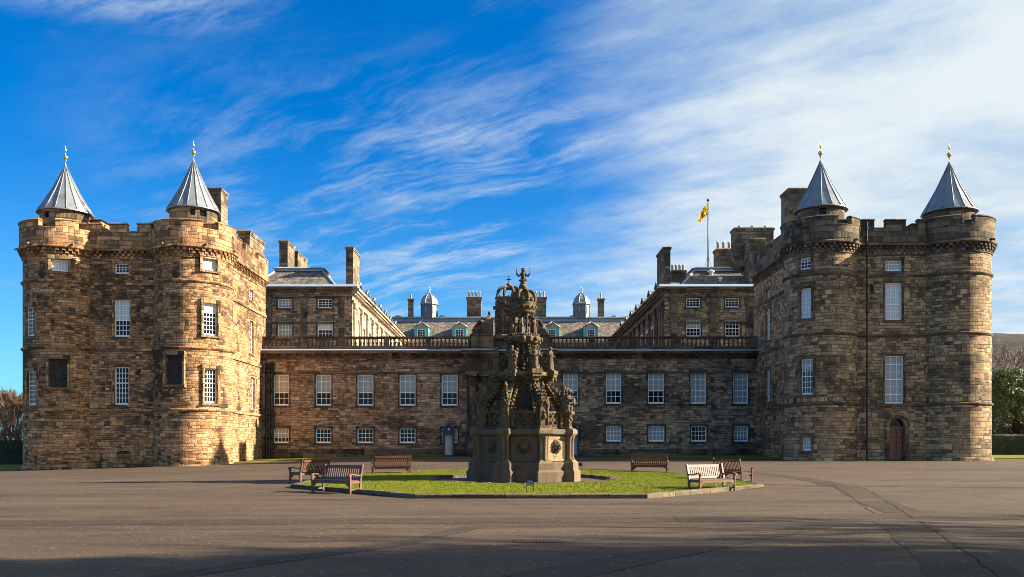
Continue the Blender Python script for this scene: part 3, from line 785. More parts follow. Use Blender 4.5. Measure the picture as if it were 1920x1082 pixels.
def parapet_straight(mb, um, u0, u1, z0, zc, zm, out, gaps, thick=0.42):
    """solid to zc, merlons to zm except in gaps; weathered copings"""
    def seg(a, b, za, zb, cope):
        band_straight(mb, um, a, b, za, zb-(0.10 if cope else 0), out, thick-out)
        if cope:
            P = [um(a-0.03, -out-0.05), um(b+0.03, -out-0.05), um(b+0.03, thick-out+0.05), um(a-0.03, thick-out+0.05)]
            Q = [um(a, -out+0.08), um(b, -out+0.08), um(b, thick-out-0.08), um(a, thick-out-0.08)]
            mb.mesh([(*p, zb-0.098) for p in P]+[(*p, zb-0.05) for p in P]+[(*p, zb+0.03) for p in Q],
                    [(0,1,5,4),(1,2,6,5),(2,3,7,6),(3,0,4,7),(4,5,9,8),(5,6,10,9),(6,7,11,10),(7,4,8,11),(8,9,10,11),(3,2,1,0)])
    seg(u0, u1, z0, zc, False)
    gaps = sorted(gaps); cur = u0
    for (a, b) in gaps:
        if a > cur: seg(cur, a, zc+0.002, zm, True)
        band_straight(mb, um, a, b, zc+0.002, zc+0.06, out+0.03, thick-out+0.03)
        cur = b
    if cur < u1: seg(cur, u1, zc+0.002, zm, True)
def ring_seg(mb, cx, cy, r0, r1, z0, z1, a0, a1, n=None):
    n = n or max(2, int((a1-a0)/(2*pi)*64))
    full = abs(a1-a0-2*pi) < 1e-4
    prof = [(r0, z0), (r1, z0), (r1, z1), (r0, z1), (r0, z0)]
    mb.lathe(prof, n, (cx, cy, 0), a0, a1, smooth=False)
    if not full:
        for a, fl in ((a0, 1), (a1, 0)):
            q = [(cx+r*sin(a), cy-r*cos(a), z) for r, z in prof[:4]]
            mb.add(q if not fl else q[::-1])
# ------------------------------------------------------------------ round towers
def lead_cone(parent, cx, cy, z0, z1, r0, n=16, rot=0.0, label=None):
    mb = MB(); prof = [(r0, z0-0.07), (r0, z0), (r0*0.80, z0+(z1-z0)*0.17), (r0*0.48, z0+(z1-z0)*0.47), (r0*0.20, z0+(z1-z0)*0.78), (0.03, z1)]
    mb.lathe(prof, n, (cx, cy, 0), smooth=False, rot=rot)
    for i in range(n):
        a = 2*pi*i/n+rot
        mb.tube([(cx+(r+0.012)*sin(a), cy-(r+0.012)*cos(a), z) for r, z in prof[1:]], [0.035,0.035,0.03,0.028,0.02], 5)
    mb.lathe([(r0-0.3, z0-0.075), (r0+0.05, z0-0.075), (r0+0.05, z0-0.02), (r0, z0+0.002)], n*2, (cx, cy, 0), smooth=False)
    o = mb.build('cone_roof', M['lead'], parent)
    if label: o['label'] = label
    f = MB()
    f.lathe([(0.05, z1-0.12), (0.10, z1), (0.03, z1+0.06), (0.03, z1+0.33), (0.09, z1+0.36), (0.03, z1+0.40), (0.03, z1+0.46)], 12, (cx, cy, 0))
    f.build('finial_pole', M['leadw'], o)
    b = MB(); b.ball((cx, cy, z1+0.56), 0.165, 16, 10); b.lathe([(0.05, z1+0.70), (0.025, z1+0.78), (0.025, z1+0.95), (0.065, z1+1.0), (0.07, z1+1.06), (0.02, z1+1.25), (0.0, z1+1.42)], 10, (cx, cy, 0))
    b.build('gilded_ball', M['gold'], o)
    return o
def crow_box(mb, x0, x1, y0, y1, z0, z1, cap=0.09):
    """chimney shaft with a projecting moulded cap"""
    mb.box(x0, x1, y0, y1, z0, z1-0.36)
    mb.box(x0-cap*0.5, x1+cap*0.5, y0-cap*0.5, y1+cap*0.5, z1-0.358, z1-0.24)
    mb.box(x0-cap, x1+cap, y0-cap, y1+cap, z1-0.238, z1-0.10)
    mb.frust(x0-cap, x1+cap, y0-cap, y1+cap, z1-0.098, x0+0.05, x1-0.05, y0+0.05, y1-0.05, z1)
def chimney(parent, x0, x1, y0, y1, z0, z1, pots=0, along='y', mat='chim', ph=0.45, cap=0.09):
    mb = MB(); crow_box(mb, x0, x1, y0, y1, z0, z1, cap); c = mb.build('chimney', M[mat], parent)
    for i in range(pots):
        t = (i+0.5)/pots
        x, y = ((x0+x1)/2, y0+(y1-y0)*t) if along == 'y' else (x0+(x1-x0)*t, (y0+y1)/2)
        p = MB(); p.lathe([(0.13, z1-0.02), (0.11, z1+ph*0.75), (0.15, z1+ph*0.8), (0.13, z1+ph), (0.09, z1+ph), (0.09, z1+ph*0.6)], 10, (x, y, 0))
        p.build('chimney_pot', M['clay'], c)
    return c
def turret(T, cx, cy, r, P, stonem, par, ops_px, emb, zb, cap, side):
    """round corner tower: shaft with windows, string courses, corbel table, crenellated parapet, cap house and cone"""
    um = drum(cx, cy, r); W = Wall(T, um)
    for (x0, x1, y0, y1, cols, rows, kw) in ops_px:
        h = on_drum((x0+x1)/2, cx, cy, r)
        a, Y = h
        e0 = on_drum(x0, cx, cy, r); e1 = on_drum(x1, cx, cy, r)
        if e0 and e1: w = 2*r*sin((e1[0]-e0[0])/2)
        else: w = kw.get('w', 1.0)
        w = kw.pop('w', w)
        if 'a' in kw: a = kw.pop('a'); Y = cy-r*cos(a)
        z0, z1 = fz(y1, Y), fz(y0, Y)
        if kw.get('panel'):
            W.hole(r*a, z0, w, z1-z0, 0.18)
            rr = sqrt(r*r-w*w/4)-0.10; X_, Y_ = cx+rr*sin(a), cy-rr*cos(a)
            p = MB(); p.box(-w/2+0.004, w/2-0.004, 0, 0.05, 0.004, z1-z0-0.004)
            rnd = random.Random(int(x0))
            # weathered heraldic relief: an oval shield between two supporters under a small crown
            hh = z1-z0
            for k in range(46):
                t = rnd.uniform(0, 2*pi); q = rnd.uniform(0.12, 0.46)
                p.ball((q*w*cos(t)*0.95, 0.0, hh*0.5+q*hh*0.95*sin(t)), (0.05, 0.045, 0.09), 6, 4, 0.3)
            p.ball((0, 0.0, hh*0.48), (w*0.20, 0.08, hh*0.20), 12, 8)
            me = p.data('carved_panel', M['bronze'])
            o = wloc(T); ob = inst('carved_panel', me, T, (X_-o.x, Y_-o.y, z0-o.z), a)
            d = sqrt(r*r-w*w/4)-0.10
            inst('stone_surround', surround_mesh(w, hh, 0.15, 0.09, round(r-d, 3), kw.get('ps', 'stone_lt')), ob)
        elif kw.get('slot'):
            W.hole(r*a, z0, w, z1-z0, 0.5)
        else:
            W.win(r*a, z0, w, z1-z0, cols, rows, depth=0.34, **kw)
    sh = MB()
    W.finish(sh, -pi*r, pi*r, zb, P['corb0']+0.25, du=0.22)
    # spreading base course
    t = sh.build('turret', M[stonem], T)
    b = MB(); b.lathe([(r+0.16, zb), (r+0.16, zb+0.55), (r+0.10, zb+0.75), (r-0.02, zb+0.80)], 64, (cx, cy, 0), smooth=False); b.build('base_course', M[stonem], t)
    for z in P['strings']:
        s = MB(); s.lathe([(r-0.02, z-0.13), (r+0.07, z-0.10), (r+0.13, z-0.02), (r+0.13, z+0.04), (r-0.02, z+0.10)], 64, (cx, cy, 0), smooth=False)
        s.build('string_course', M[par], t)
    k = MB(); rh = 0.17
    k.lathe([(r-0.02, P['corb0']-0.13), (r+0.06, P['corb0']-0.09), (r+0.06, P['corb0']-0.015), (r-0.02, P['corb0']-0.01)], 64, (cx, cy, 0), smooth=False)
    k.lathe([(r+0.01, P['corb0']), (r+0.10, P['corb0']+3*rh)], 64, (cx, cy, 0), smooth=False)
    for row in range(3):
        nb = 44; ro = r+0.085*(row+1)
        for i in range(nb):
            a = 2*pi*(i+0.5*(row % 2))/nb; da = 0.038
            z0_, z1_ = P['corb0']+row*rh, P['corb0']+(row+1)*rh-0.012
            q = [(cx+q_*sin(b_), cy-q_*cos(b_)) for q_, b_ in ((r-0.03, a-da), (ro, a-da), (ro, a+da), (r-0.03, a+da))]
            vs = [(*p, z0_) for p in q]+[(*p, z1_) for p in q]
            k.mesh(vs, [(1,2,6,5),(0,1,5,4),(2,3,7,6),(4,5,6,7),(3,2,1,0)])
    zt = P['corb0']+3*rh
    k.lathe([(r-0.1, zt), (r+0.30, zt), (r+0.36, zt+0.06), (r+0.36, zt+0.13), (r+0.28, zt+0.18), (r-0.1, zt+0.18)], 64, (cx, cy, 0), smooth=False)
    k.build('corbel_table', M[par], t)
    pr = r+0.23; z0 = zt+0.18; zc, zm = P['cren'], P['mer']
    pm = MB(); ring_seg(pm, cx, cy, pr-0.42, pr, z0-0.01, zc, 0, 2*pi, 64)
    emb = sorted(emb)
    edges = []
    for i, (a, b) in enumerate(emb):
        nxt = emb[(i+1) % len(emb)][0]+(2*pi if i == len(emb)-1 else 0)
        edges.append((b, nxt))
        ring_seg(pm, cx, cy, pr-0.45, pr+0.03, zc+0.002, zc+0.07, a, b)
    for (a, b) in edges:
        ring_seg(pm, cx, cy, pr-0.42, pr, zc+0.002, zm-0.10, a, b)
        n = max(3, int((b-a)*11))
        pm.lathe([(pr-0.47, zm-0.098), (pr+0.05, zm-0.098), (pr+0.05, zm-0.05), (pr-0.10, zm+0.03), (pr-0.36, zm+0.03), (pr-0.47, zm-0.098)], n, (cx, cy, 0), a-0.012, b+0.012, smooth=False)
        for a_ in (a-0.012, b+0.012):
            pm.add([(cx+q*sin(a_), cy-q*cos(a_), z) for q, z in ((pr-0.47, zm-0.098), (pr+0.05, zm-0.098), (pr+0.05, zm-0.05), (pr-0.10, zm+0.03), (pr-0.36, zm+0.03))])
    # drainage spouts under the parapet
    for a in (-0.35, 0.62, 1.5, -1.25):
        pm.tube([(cx+(pr-0.1)*sin(a), cy-(pr-0.1)*cos(a), z0+0.12), (cx+(pr+0.32)*sin(a), cy-(pr+0.32)*cos(a), z0+0.05)], [0.09, 0.07], 8)
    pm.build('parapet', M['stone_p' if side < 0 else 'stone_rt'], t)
    # cap house drum
    rc = cap['r']
    c = MB(); hum = drum(cx, cy, rc); cw = []
    for (a, w) in cap['holes']: cw.append((rc*a-w/2, rc*a+w/2, cap['z']-0.62, cap['z']-0.2, 0.25))
    wall_grid(c, hum, -pi*rc, pi*rc, P['cren']-0.9, cap['z'], cw, du=0.25)
    c.lathe([(rc-0.02, cap['z']-0.16), (rc+0.08, cap['z']-0.12), (rc+0.08, cap['z']-0.03), (rc-0.02, cap['z']-0.02)], 40, (cx, cy, 0), smooth=False)
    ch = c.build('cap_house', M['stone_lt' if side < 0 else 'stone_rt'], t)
    for (a, w) in cap['holes']:
        q = MB(); rr = rc-0.18; q.box(-w/2, w/2, 0, 0.04, 0, 0.42)
        o = wloc(t); inst('opening', q.data('opening', M['glass']), t, (cx+rr*sin(a)-o.x, cy-rr*cos(a)-o.y, cap['z']-0.62-o.z), a)
    lead_cone(t, cx, cy, cap['z'], cap['apex'], cap['rr'], 16, 0.1)
    return t

def blk_label(side): return 'honey sandstone' if side < 0 else 'grey brown sandstone'
def tower_block(side, P, label, stonem, par, rnd, tur, cur_ops, side_ops, X_in, X_out, Yc, Yback, zb, side_z):
    T = thing('tower_block', label, 'tower', ((X_in+X_out)/2, 68, g((X_in+X_out)/2, 60)), 0, 'round-towered blocks of the palace front')
    xl, xr = min(X_in, X_out), max(X_in, X_out)
    wm = MB()
    um = flat((xl, Yc), (xr, Yc)); W = Wall(T, um)
    for (x0, x1, y0, y1, cols, rows, kw) in cur_ops:
        a, b, c, d = on_front(x0, x1, y0, y1, Yc)
        if kw.get('slot'): W.hole((a+b)/2-xl, c, b-a, d-c, 0.4)
        elif kw.get('door'): W.hole((a+b)/2-xl, zb, b-a, d-zb, 0.5)
        else: W.win((a+b)/2-xl, c, b-a, d-c, cols, rows, surr=par, **kw)
    W.finish(wm, 0, um.L, zb, P['mer']-1.2)
    # wall facing the entrance court
    if side < 0: us = flat((X_in, Yc+1.5), (X_in, Yback)); uof = lambda Y: Y-(Yc+1.5)
    else: us = flat((X_in, Yback), (X_in, Yc+1.5)); uof = lambda Y: Yback-Y
    S = Wall(T, us)
    for (xa, xb, y0, y1, cols, rows, kw) in side_ops:
        Ya, Yb, c, d = on_side(xa, xb, y0, y1, X_in)
        w = kw.pop('w', abs(Yb-Ya)); S.win(uof((Ya+Yb)/2), c, w, d-c, cols, rows, surr=par, **kw)
    S.finish(wm, 0, us.L, zb, P['mer']-1.2)
    # outer and rear walls, leads
    for a, b in (((X_out, Yback), (X_out, Yc+1)) if side < 0 else ((X_out, Yc+1), (X_out, Yback)), ((xr, Yback), (xl, Yback))):
        u_ = flat(a, b); wall_grid(wm, u_, 0, u_.L, zb, P['mer']-1.2, [])
    wm.build('wall', M[stonem], T)
    for (x0, x1, y0, y1, cols, rows, kw) in cur_ops:
        if kw.get('slot'):
            a, b, c, d = on_front(x0, x1, y0, y1, Yc); q = MB(); q.box(a-0.05, b+0.05, Yc+0.22, Yc+0.30, c-0.05, d+0.05); q.build('blocked_opening', M[par], T)
    rf = MB(); rf.box(xl+0.1, xr-0.1, Yc+0.3, Yback-0.1, P['cren']-0.75, P['cren']-0.6); rf.build('roof', M['lead'], T)
    # string courses, corbels, parapets
    for zz, u_, e_ in ((P['strings'], um, 0.3), (side_z, us, 0.02)):
        for z in zz:
            s = MB(); band_straight(s, u_, e_, u_.L-(e_ if e_ > 0.1 else 0), z-0.11, z+0.05, 0.10); s.build('string_course', M[par], T)
    k = MB(); zk = P['corb0']+0.02
    for u_ in (um, us):
        corbel_rows_straight(k, u_, 0.02, u_.L-0.02, zk, 3, 0.17, 0.19, 0.075)
        band_straight(k, u_, 0.0, u_.L, zk-0.12, zk-0.02, 0.06)
        band_straight(k, u_, 0.0, u_.L, zk+0.52, zk+0.66, 0.32)
    k.build('corbel_table', M[par], T)
    p = MB(); cr = P['cgap']
    parapet_straight(p, um, 0.0, um.L, zk+0.662, P['cren'], P['mer'], 0.22, [(fx(a, Yc)-xl, fx(b, Yc)-xl) for a, b in cr])
    parapet_straight(p, us, 0.0, us.L, zk+0.662, P['cren'], P['mer']-0.05, 0.22, P['sgap'])
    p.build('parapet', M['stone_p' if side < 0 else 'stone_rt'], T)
    for (cx, cy, r, ops, emb, cap) in tur:
        turret(T, cx, cy, r, P, stonem, par, ops, emb, zb, cap, side)
    return T

YC, YT = 60.7, 62.0
def embr(cx, cy, r, px): # embrasures by photo columns
    out = []
    for a, b in px: out.append((on_drum(a, cx, cy, r)[0], on_drum(b, cx, cy, r)[0]))
    return out
tA, tB = (-31.19, YT, 2.65), (-22.17, YT, 2.65)
PL = dict(strings=[4.02, 8.2, 12.75], corb0=14.42, cren=16.24, mer=16.88, cgap=[(194, 208), (240, 259)], sgap=[(3.2, 4.1), (6.6, 7.4)])
eA = embr(*tA[:2], 2.88, [(72, 104)])+[(0.75, 1.0), (2.2, 2.6), (3.6, 4.0)]
eB = embr(*tB[:2], 2.88, [(381, 410)])+[(-0.95, -0.72), (2.2, 2.6), (3.6, 4.0)]
opsA = [(96, 127.5, 486, 509, 5, 3, dict(blind=0.99, style='curtain', surr='stone_lt', proud=0.06)),
        (52.5, 60, 575, 630.5, 4, 7, dict(surr='stone_lt', w=0.95, mid=4)), (55, 62.5, 696, 760, 4, 7, dict(surr='stone_lt', w=0.95, mid=4)),
        (91, 126, 673, 726, 0, 0, dict(panel=True))]
opsB = [(379.7, 407, 482, 507, 4, 3, dict(blind=0.99, style='curtain', surr='stone_lt', proud=0.06)),
        (382, 408.5, 569, 629, 4, 7, dict(surr='stone_lt', proud=0.06, mid=4, blind=0.28, style='curtain')), (384, 407.5, 691, 756, 4, 7, dict(surr='stone_lt', proud=0.06, mid=4)),
        (311, 342, 666, 721, 0, 0, dict(panel=True))]
cur = [(214.9, 242, 493.5, 513.6, 4, 3, dict(t=0.13)), (214, 243.8, 561.6, 631.5, 4, 7, dict(blind=0.56, style='curtain', mid=3, t=0.13)),
       (214.6, 241, 688, 759, 4, 7, dict(mid=4, t=0.13)), (218, 243, 845, 861, 0, 0, dict(slot=True))]
sideL = [(467, 475.5, 543.7, 563.6, 3, 3, dict(w=0.95, t=0.13)), (467, 476, 602, 663, 3, 6, dict(w=1.05, t=0.13, mid=3)), (470, 477, 708, 768, 3, 6, dict(w=1.05, t=0.13, mid=3))]
TL = tower_block(-1, PL, 'sunlit honey sandstone block with two round towers and dark carved panels, by the leafless trees', 'stone_l', 'stone_p', None,
    [(*tA, opsA, eA, dict(r=1.62, z=17.88, apex=21.3, rr=1.82, holes=[(-0.35, 0.5)])), (*tB, opsB, eB, dict(r=1.6, z=18.05, apex=21.65, rr=1.78, holes=[(0.30, 0.35), (0.75, 0.5)]))],
    cur, sideL, -20.0, -33.2, YC, 72.5, -0.5, [4.02, 7.95, 12.2])
chimney(TL, -20.95, -20.06, 68.3, 72.4, 15.5, 18.3)
chimney(TL, -22.8, -21.75, 66.6, 68.2, 15.5, 21.15)
# little stair head behind the outer cone
mb = MB(); mb.box(-31.0, -28.9, 62.4, 64.6, 15.6, 17.55); o = mb.build('stair_head', M['stone_lt'], TL)
mb = MB(); mb.frust(-31.1, -28.72, 62.2, 64.8, 17.56, -31.1, -29.2, 62.9, 64.4, 17.80); mb.build('lead_cover', M['lead'], o)

PR = dict(strings=[4.42, 9.2, 13.3], corb0=14.78, cren=16.5, mer=17.15, cgap=[(1637, 1659), (1696, 1719)], sgap=[(5.2, 6.0), (8.2, 9.0)])
tC, tD = (22.0, YT, 2.45), (31.07, YT, 2.62)
eC = embr(*tC[:2], 2.68, [(1572, 1597)])+[(-1.05, -0.80), (2.2, 2.6), (3.6, 4.0)]
eD = embr(*tD[:2], 2.85, [(1801, 1829)])+[(-1.5, -1.25), (2.2, 2.6), (3.6, 4.0)]
opsC = [(1499, 1520, 482.6, 505.6, 3, 3, dict(surr='stone_rt', proud=0.05, blind=0.35)), (1500.5, 1521, 540, 597, 3, 6, dict(surr='stone_rt', proud=0.05, blind=0.99, style='curtain', mid=3)),
        (1501.5, 1524, 673, 740, 4, 6, dict(surr='stone_rt', proud=0.05, mid=3, blind=0.3)), (1504, 1521, 820.5, 845, 3, 3, dict(surr='stone_rt', proud=0.04, blind=0.99))]
curR = [(1660, 1691, 488, 508.5, 5, 3, dict(t=0.13, blind=0.99)), (1660, 1691.5, 530, 600, 3, 5, dict(t=0.13, blind=0.99, style='curtain', mid=2)),
        (1659.5, 1694.5, 667, 757, 3, 6, dict(t=0.13, blind=0.99, mid=3)), (1631.5, 1638, 534.5, 550, 0, 0, dict(slot=True)),
        (1667, 1696, 784.5, 863, 0, 0, dict(door=True))]
sideR = [(1436.7, 1443, 544, 562, 3, 3, dict(w=0.95, t=0.13)), (1436, 1444, 579, 638, 3, 6, dict(w=1.05, t=0.13, mid=3, blind=0.99)), (1437, 1443, 693, 753, 3, 6, dict(w=1.05, t=0.13, mid=3))]
TR = tower_block(1, PR, 'shaded grey brown block with two round towers, arched door and black drainpipe', 'stone_r', 'stone_rt', None,
    [(*tC, opsC, eC, dict(r=1.60, z=18.1, apex=21.6, rr=1.80, holes=[(-0.25, 0.5)])), (*tD, [], eD, dict(r=1.60, z=17.95, apex=21.5, rr=1.80, holes=[]))],
    curR, sideR, 20.25, 33.1, YC, 72.6, 0.0, [4.42, 8.9, 12.9])
chimney(TR, 21.2, 22.5, 66.6, 68.4, 15.5, 21.1)
chimney(TR, 26.6, 28.4, 66.5, 67.8, 15.5, 17.95)
# arched door
def arched_door():
    xa, xb = fx(1667, YC), fx(1696.5, YC); xm = (xa+xb)/2; hw = (xb-xa)/2; zb = g(xm, YC); zt = fz(784.5, YC); zs = zt-hw
    s = MB(); n = 14
    arch = lambda r, dz=0: [(xm-r*cos(pi*i/n), zs+r*sin(pi*i/n)) for i in range(n+1)]
    inner, outer = arch(hw-0.01), arch(hw+0.24)
    inner = [(inner[0][0], zb)]+inner+[(inner[-1][0], zb)]; outer = [(outer[0][0], zb)]+outer+[(outer[-1][0], zb)]
    y0, y1 = YC-0.10, YC+0.42
    for (a, b, c, d) in zip(inner[:-1], inner[1:], outer[1:], outer[:-1]):
        s.add([(a[0],y0,a[1]), (d[0],y0,d[1]), (c[0],y0,c[1]), (b[0],y0,b[1])][::-1])
        s.add([(d[0],y0,d[1]), (d[0],y1,d[1]), (c[0],y1,c[1]), (c[0],y0,c[1])])
        s.add([(a[0],y1,a[1]), (a[0],y0,a[1]), (b[0],y0,b[1]), (b[0],y1,b[1])])
    top = arch(hw)
    for a, b in zip(top[:-1], top[1:]):      # spandrels close the square opening above the arch
        s.add([(a[0], YC+0.001, a[1]), (b[0], YC+0.001, b[1]), (b[0], YC+0.001, zt+0.01), (a[0], YC+0.001, zt+0.01)])
    s.tube([(x, y0-0.02, z) for x, z in arch(hw+0.26)], 0.06, 6)
    sr = s.build('door_arch', M['stone_lt'], TR)
    d = MB(); ztr = zs-0.12
    for k in (-1, 1):
        x0, x1 = (xm-hw+0.015, xm-0.006) if k < 0 else (xm+0.006, xm+hw-0.015)
        d.box(x0, x1, YC+0.24, YC+0.30, zb+0.02, ztr)
        for (a, b) in ((0.08, 0.36), (0.40, 0.70), (0.74, 0.95)):
            h = ztr-zb
            d.frust(x0+0.09, x1-0.09, YC+0.19, YC+0.24, zb+h*a, x0+0.09, x1-0.09, YC+0.19, YC+0.24, zb+h*b)
    dr = d.build('door', M['door'], TR)
    t = MB(); t.box(xm-hw+0.012, xm+hw-0.012, YC+0.20, YC+0.31, ztr+0.002, ztr+0.10); t.build('transom', M['door'], dr)
    f = MB(); f.add([(x, YC+0.27, z) for x, z in reversed(arch(hw-0.012))]+[(xm-hw+0.012, YC+0.27, ztr+0.1), (xm+hw-0.012, YC+0.27, ztr+0.1)][::1])
    f.build('fanlight', M['glass'], dr)
    k = MB(); k.ball((xm+0.09, YC+0.17, zb+1.05), 0.045, 10, 6); k.build('handle', M['gold'], dr)
arched_door()
def drainpipe(parent, x, y, z0, z1, r=0.07, mat='iron', shoe=True, hop=True):
    p = MB(); pts = [(x, y, z1), (x, y, z0+0.35)]
    if shoe: pts += [(x, y-0.02, z0+0.2), (x-0.02, y-0.18, z0+0.06)]
    p.tube(pts, r, 8)
    z = z1-0.5
    while z > z0+0.4:
        p.lathe([(r, z), (r+0.03, z), (r+0.03, z+0.1), (r, z+0.1)], 8, (x, y, 0)); z -= 1.9
    if hop: p.frust(x-0.10, x+0.10, y-0.10, y+0.12, z1-0.02, x-0.19, x+0.19, y-0.18, y+0.12, z1+0.32)
    return p.build('drainpipe', M[mat], parent)
drainpipe(TR, fx(1623, YC-0.12)-0.0, YC-0.36, g(24, 60), 16.9, 0.058, hop=False)

# ------------------------------------------------------------------ entrance range
YW = 71.6
ER = thing('entrance_range', 'low brown stone range with a balustrade and crowned clock turret behind the fountain', 'building', (0, 75, g(0, 72)))
XL, XR = -19.99, 20.24
uw = flat((XL, YW), (XR, YW)); W = Wall(ER, uw)
upx = [(513, 542, 0.58, 'blind_cream'), (592, 621, 0.58, 'blind'), (670, 700, 0.58, 'blind'), (749, 779, 0.58, 'blind'), (828, 858, 0.58, 'blind'),
       (1055.6, 1084, 0.58, 'blind'), (1136, 1165, 0.58, 'blind'), (1215, 1245, 0.58, 'blind'), (1295, 1324, 0.99, 'blind'), (1374.6, 1403, 0.99, 'blind')]
for i, (a, b, bl, st) in enumerate(upx):
    y0, y1 = (702.5, 760.5) if i < 5 else (698.5, 757)
    x0, x1, z0, z1 = on_front(a, b, y0, y1, YW)
    W.win((x0+x1)/2-XL, z0, x1-x0, z1-z0, 3, 5, blind=bl, style=st, mid=2, surr='stone_bd', t=0.11, proud=0.012)
lpx = [(513, 542, 0.6, 'blind_cream', 4), (592, 621, 0, 'blind', 4), (670, 700, 0, 'blind', 4), (749, 779, 0, 'blind', 4), (828, 858, 0.99, 'blind', 4),
       (1057, 1086, 0.99, 'blind', 4), (1136.6, 1165.4, 0.99, 'blind', 4), (1216, 1246, 0.99, 'blind', 4), (1296, 1325, 0, 'blind', 4), (1376, 1403, 0.95, 'blind', 4)]
for i, (a, b, bl, st, c) in enumerate(lpx):
    y0, y1 = (803.5, 831) if i < 5 else (799, 828)
    x0, x1, z0, z1 = on_front(a, b, y0, y1, YW)
    W.win((x0+x1)/2-XL, z0, x1-x0, z1-z0, c, 3, blind=bl, style=st, surr='stone_bd', t=0.11, proud=0.012)
mb = MB(); W.finish(mb, 0, uw.L, -0.2, 8.75)
mb.build('wall', M['stone_b'], ER)
mb = MB(); band_straight(mb, uw, 0.0, 16.6, -0.2, 1.28, 0.09); band_straight(mb, uw, 23.4, uw.L, -0.2, 1.28, 0.09); mb.build('plinth', M['stone_bd'], ER)
mb = MB()
band_straight(mb, uw, 0, uw.L, 7.42, 7.56, 0.05); band_straight(mb, uw, 0, uw.L, 8.62, 8.80, 0.10); band_straight(mb, uw, 0, uw.L, 8.803, 8.98, 0.22)
n = 52
for i in range(n):
    u = (i+0.5)*uw.L/n; P = [uw(u-0.13, -0.10), uw(u+0.13, -0.10), uw(u+0.13, -0.50), uw(u-0.13, -0.50)]
    mb.box(XL+u-0.13, XL+u+0.13, YW-0.50, YW-0.221, 8.84, 8.985)
band_straight(mb, uw, 0, uw.L, 8.99, 9.20, 0.58)
mb.build('cornice', M['stone_bd'], ER)
mb = MB(); mb.frust(XL, XR, YW-0.62, YW-0.10, 9.205, XL, XR, YW-0.62, YW-0.10, 9.26); mb.frust(XL, XR, YW-0.62, YW-0.1, 9.262, XL, XR, YW-0.40, YW-0.1, 9.36); mb.build('lead_flashing', M['leadw'], ER)
# balustrade
BZ0, BZ1 = 9.36, 10.42
bal = MB(); YB = YW-0.02
bal.box(XL, XR, YB-0.10, YB+0.36, BZ0-0.15, BZ0+0.30)
bal.box(XL, XR, YB-0.06, YB+0.32, BZ1-0.17, BZ1-0.001); bal.box(XL, XR, YB-0.10, YB+0.36, BZ1-0.10, BZ1-0.04)
piers = [(480,497),(564,573),(634.6,646),(719,728.5),(798,808),(877,912),(1004,1036),(1104,1116),(1184,1195.5),(1265,1277),(1335,1346),(1405,1430)]
px = [(fx(a, YB), fx(b, YB)) for a, b in piers]
for a, b in px: bal.box(max(a, XL), min(b, XR), YB-0.085, YB+0.345, BZ0+0.302, BZ1-0.172)
BAL = bal.build('balustrade', M['stone_bd'], ER)
bl = MB(); H = BZ1-0.17-(BZ0+0.30)
bl.box(-0.09, 0.09, -0.09, 0.09, 0, 0.05); bl.box(-0.09, 0.09, -0.09, 0.09, H-0.05, H)
bl.lathe([(0.05, 0.05), (0.085, 0.14), (0.105, 0.22), (0.085, 0.30), (0.045, 0.38), (0.04, 0.44), (0.06, 0.47), (0.06, H-0.05)], 8, (0, 0, 0))
blm = bl.data('baluster', M['stone_bd'])
cnt = 0
for (a0, a1), (b0, b1) in zip(px[:-1], px[1:]):
    if a1 < -2.5 and b0 > -3.3: pass
    if a1 > -2.6 and b0 < 3.0: continue        # the frontispiece stands between
    n = max(3, round((b0-a1)/0.345))
    for i in range(n):
        x = a1+(b0-a1)*(i+0.5)/n
        inst('baluster', blm, BAL, (x-wloc(BAL).x, YB+0.13-75, BZ0+0.30-wloc(BAL).z)); cnt += 1
print('balusters', cnt)
mb = MB(); mb.box(XL, XR, YW+0.36, 72.8, 9.1, 9.22); mb.box(-25, 25, 72.801, 79.5, 9.1, 9.22); mb.build('roof', M['lead'], ER)
for dx in (0, 0.27, 0.54): drainpipe(ER, -19.65+dx, YW-0.14-0.0, g(-19, 71), 8.3, 0.085, hop=False, shoe=True)
drainpipe(ER, fx(875, YW), YW-0.12, g(0, 71), 8.6, 0.05, 'pipe_grey', True, False)
# frontispiece with paired columns, broken pediment, carved arms
fr = MB(); yf = YW-0.75
for s in (-1, 1):
    fr.box(*sorted((s*1.45+0.1, s*3.35+0.1)), yf, YW+0.3, 0.4, 8.3)
fr.box(-1.35, 1.55, yf+0.3, YW+0.3, 4.8, 8.3)
fr.build('frontispiece', M['stone_bd'], ER)
col = MB()
col.lathe([(0.36, 0), (0.36, 0.12), (0.31, 0.16), (0.34, 0.24), (0.29, 0.30), (0.285, 1.6), (0.24, 4.55), (0.27, 4.58), (0.24, 4.64), (0.24, 4.75), (0.33, 4.86)], 20, (0, 0, 0))
col.box(-0.36, 0.36, -0.36, 0.36, 4.862, 4.98); col.box(-0.40, 0.40, -0.40, 0.40, -0.30, -0.001); col.box(-0.42, 0.42, -0.42, 0.42, -1.5, -0.302)
cm = col.data('column', M['stone_bd'])
for x in (-2.85, -1.95, 2.15, 3.05): inst('column', cm, ER, (x, yf-0.42-75, 2.25-wloc(ER).z))
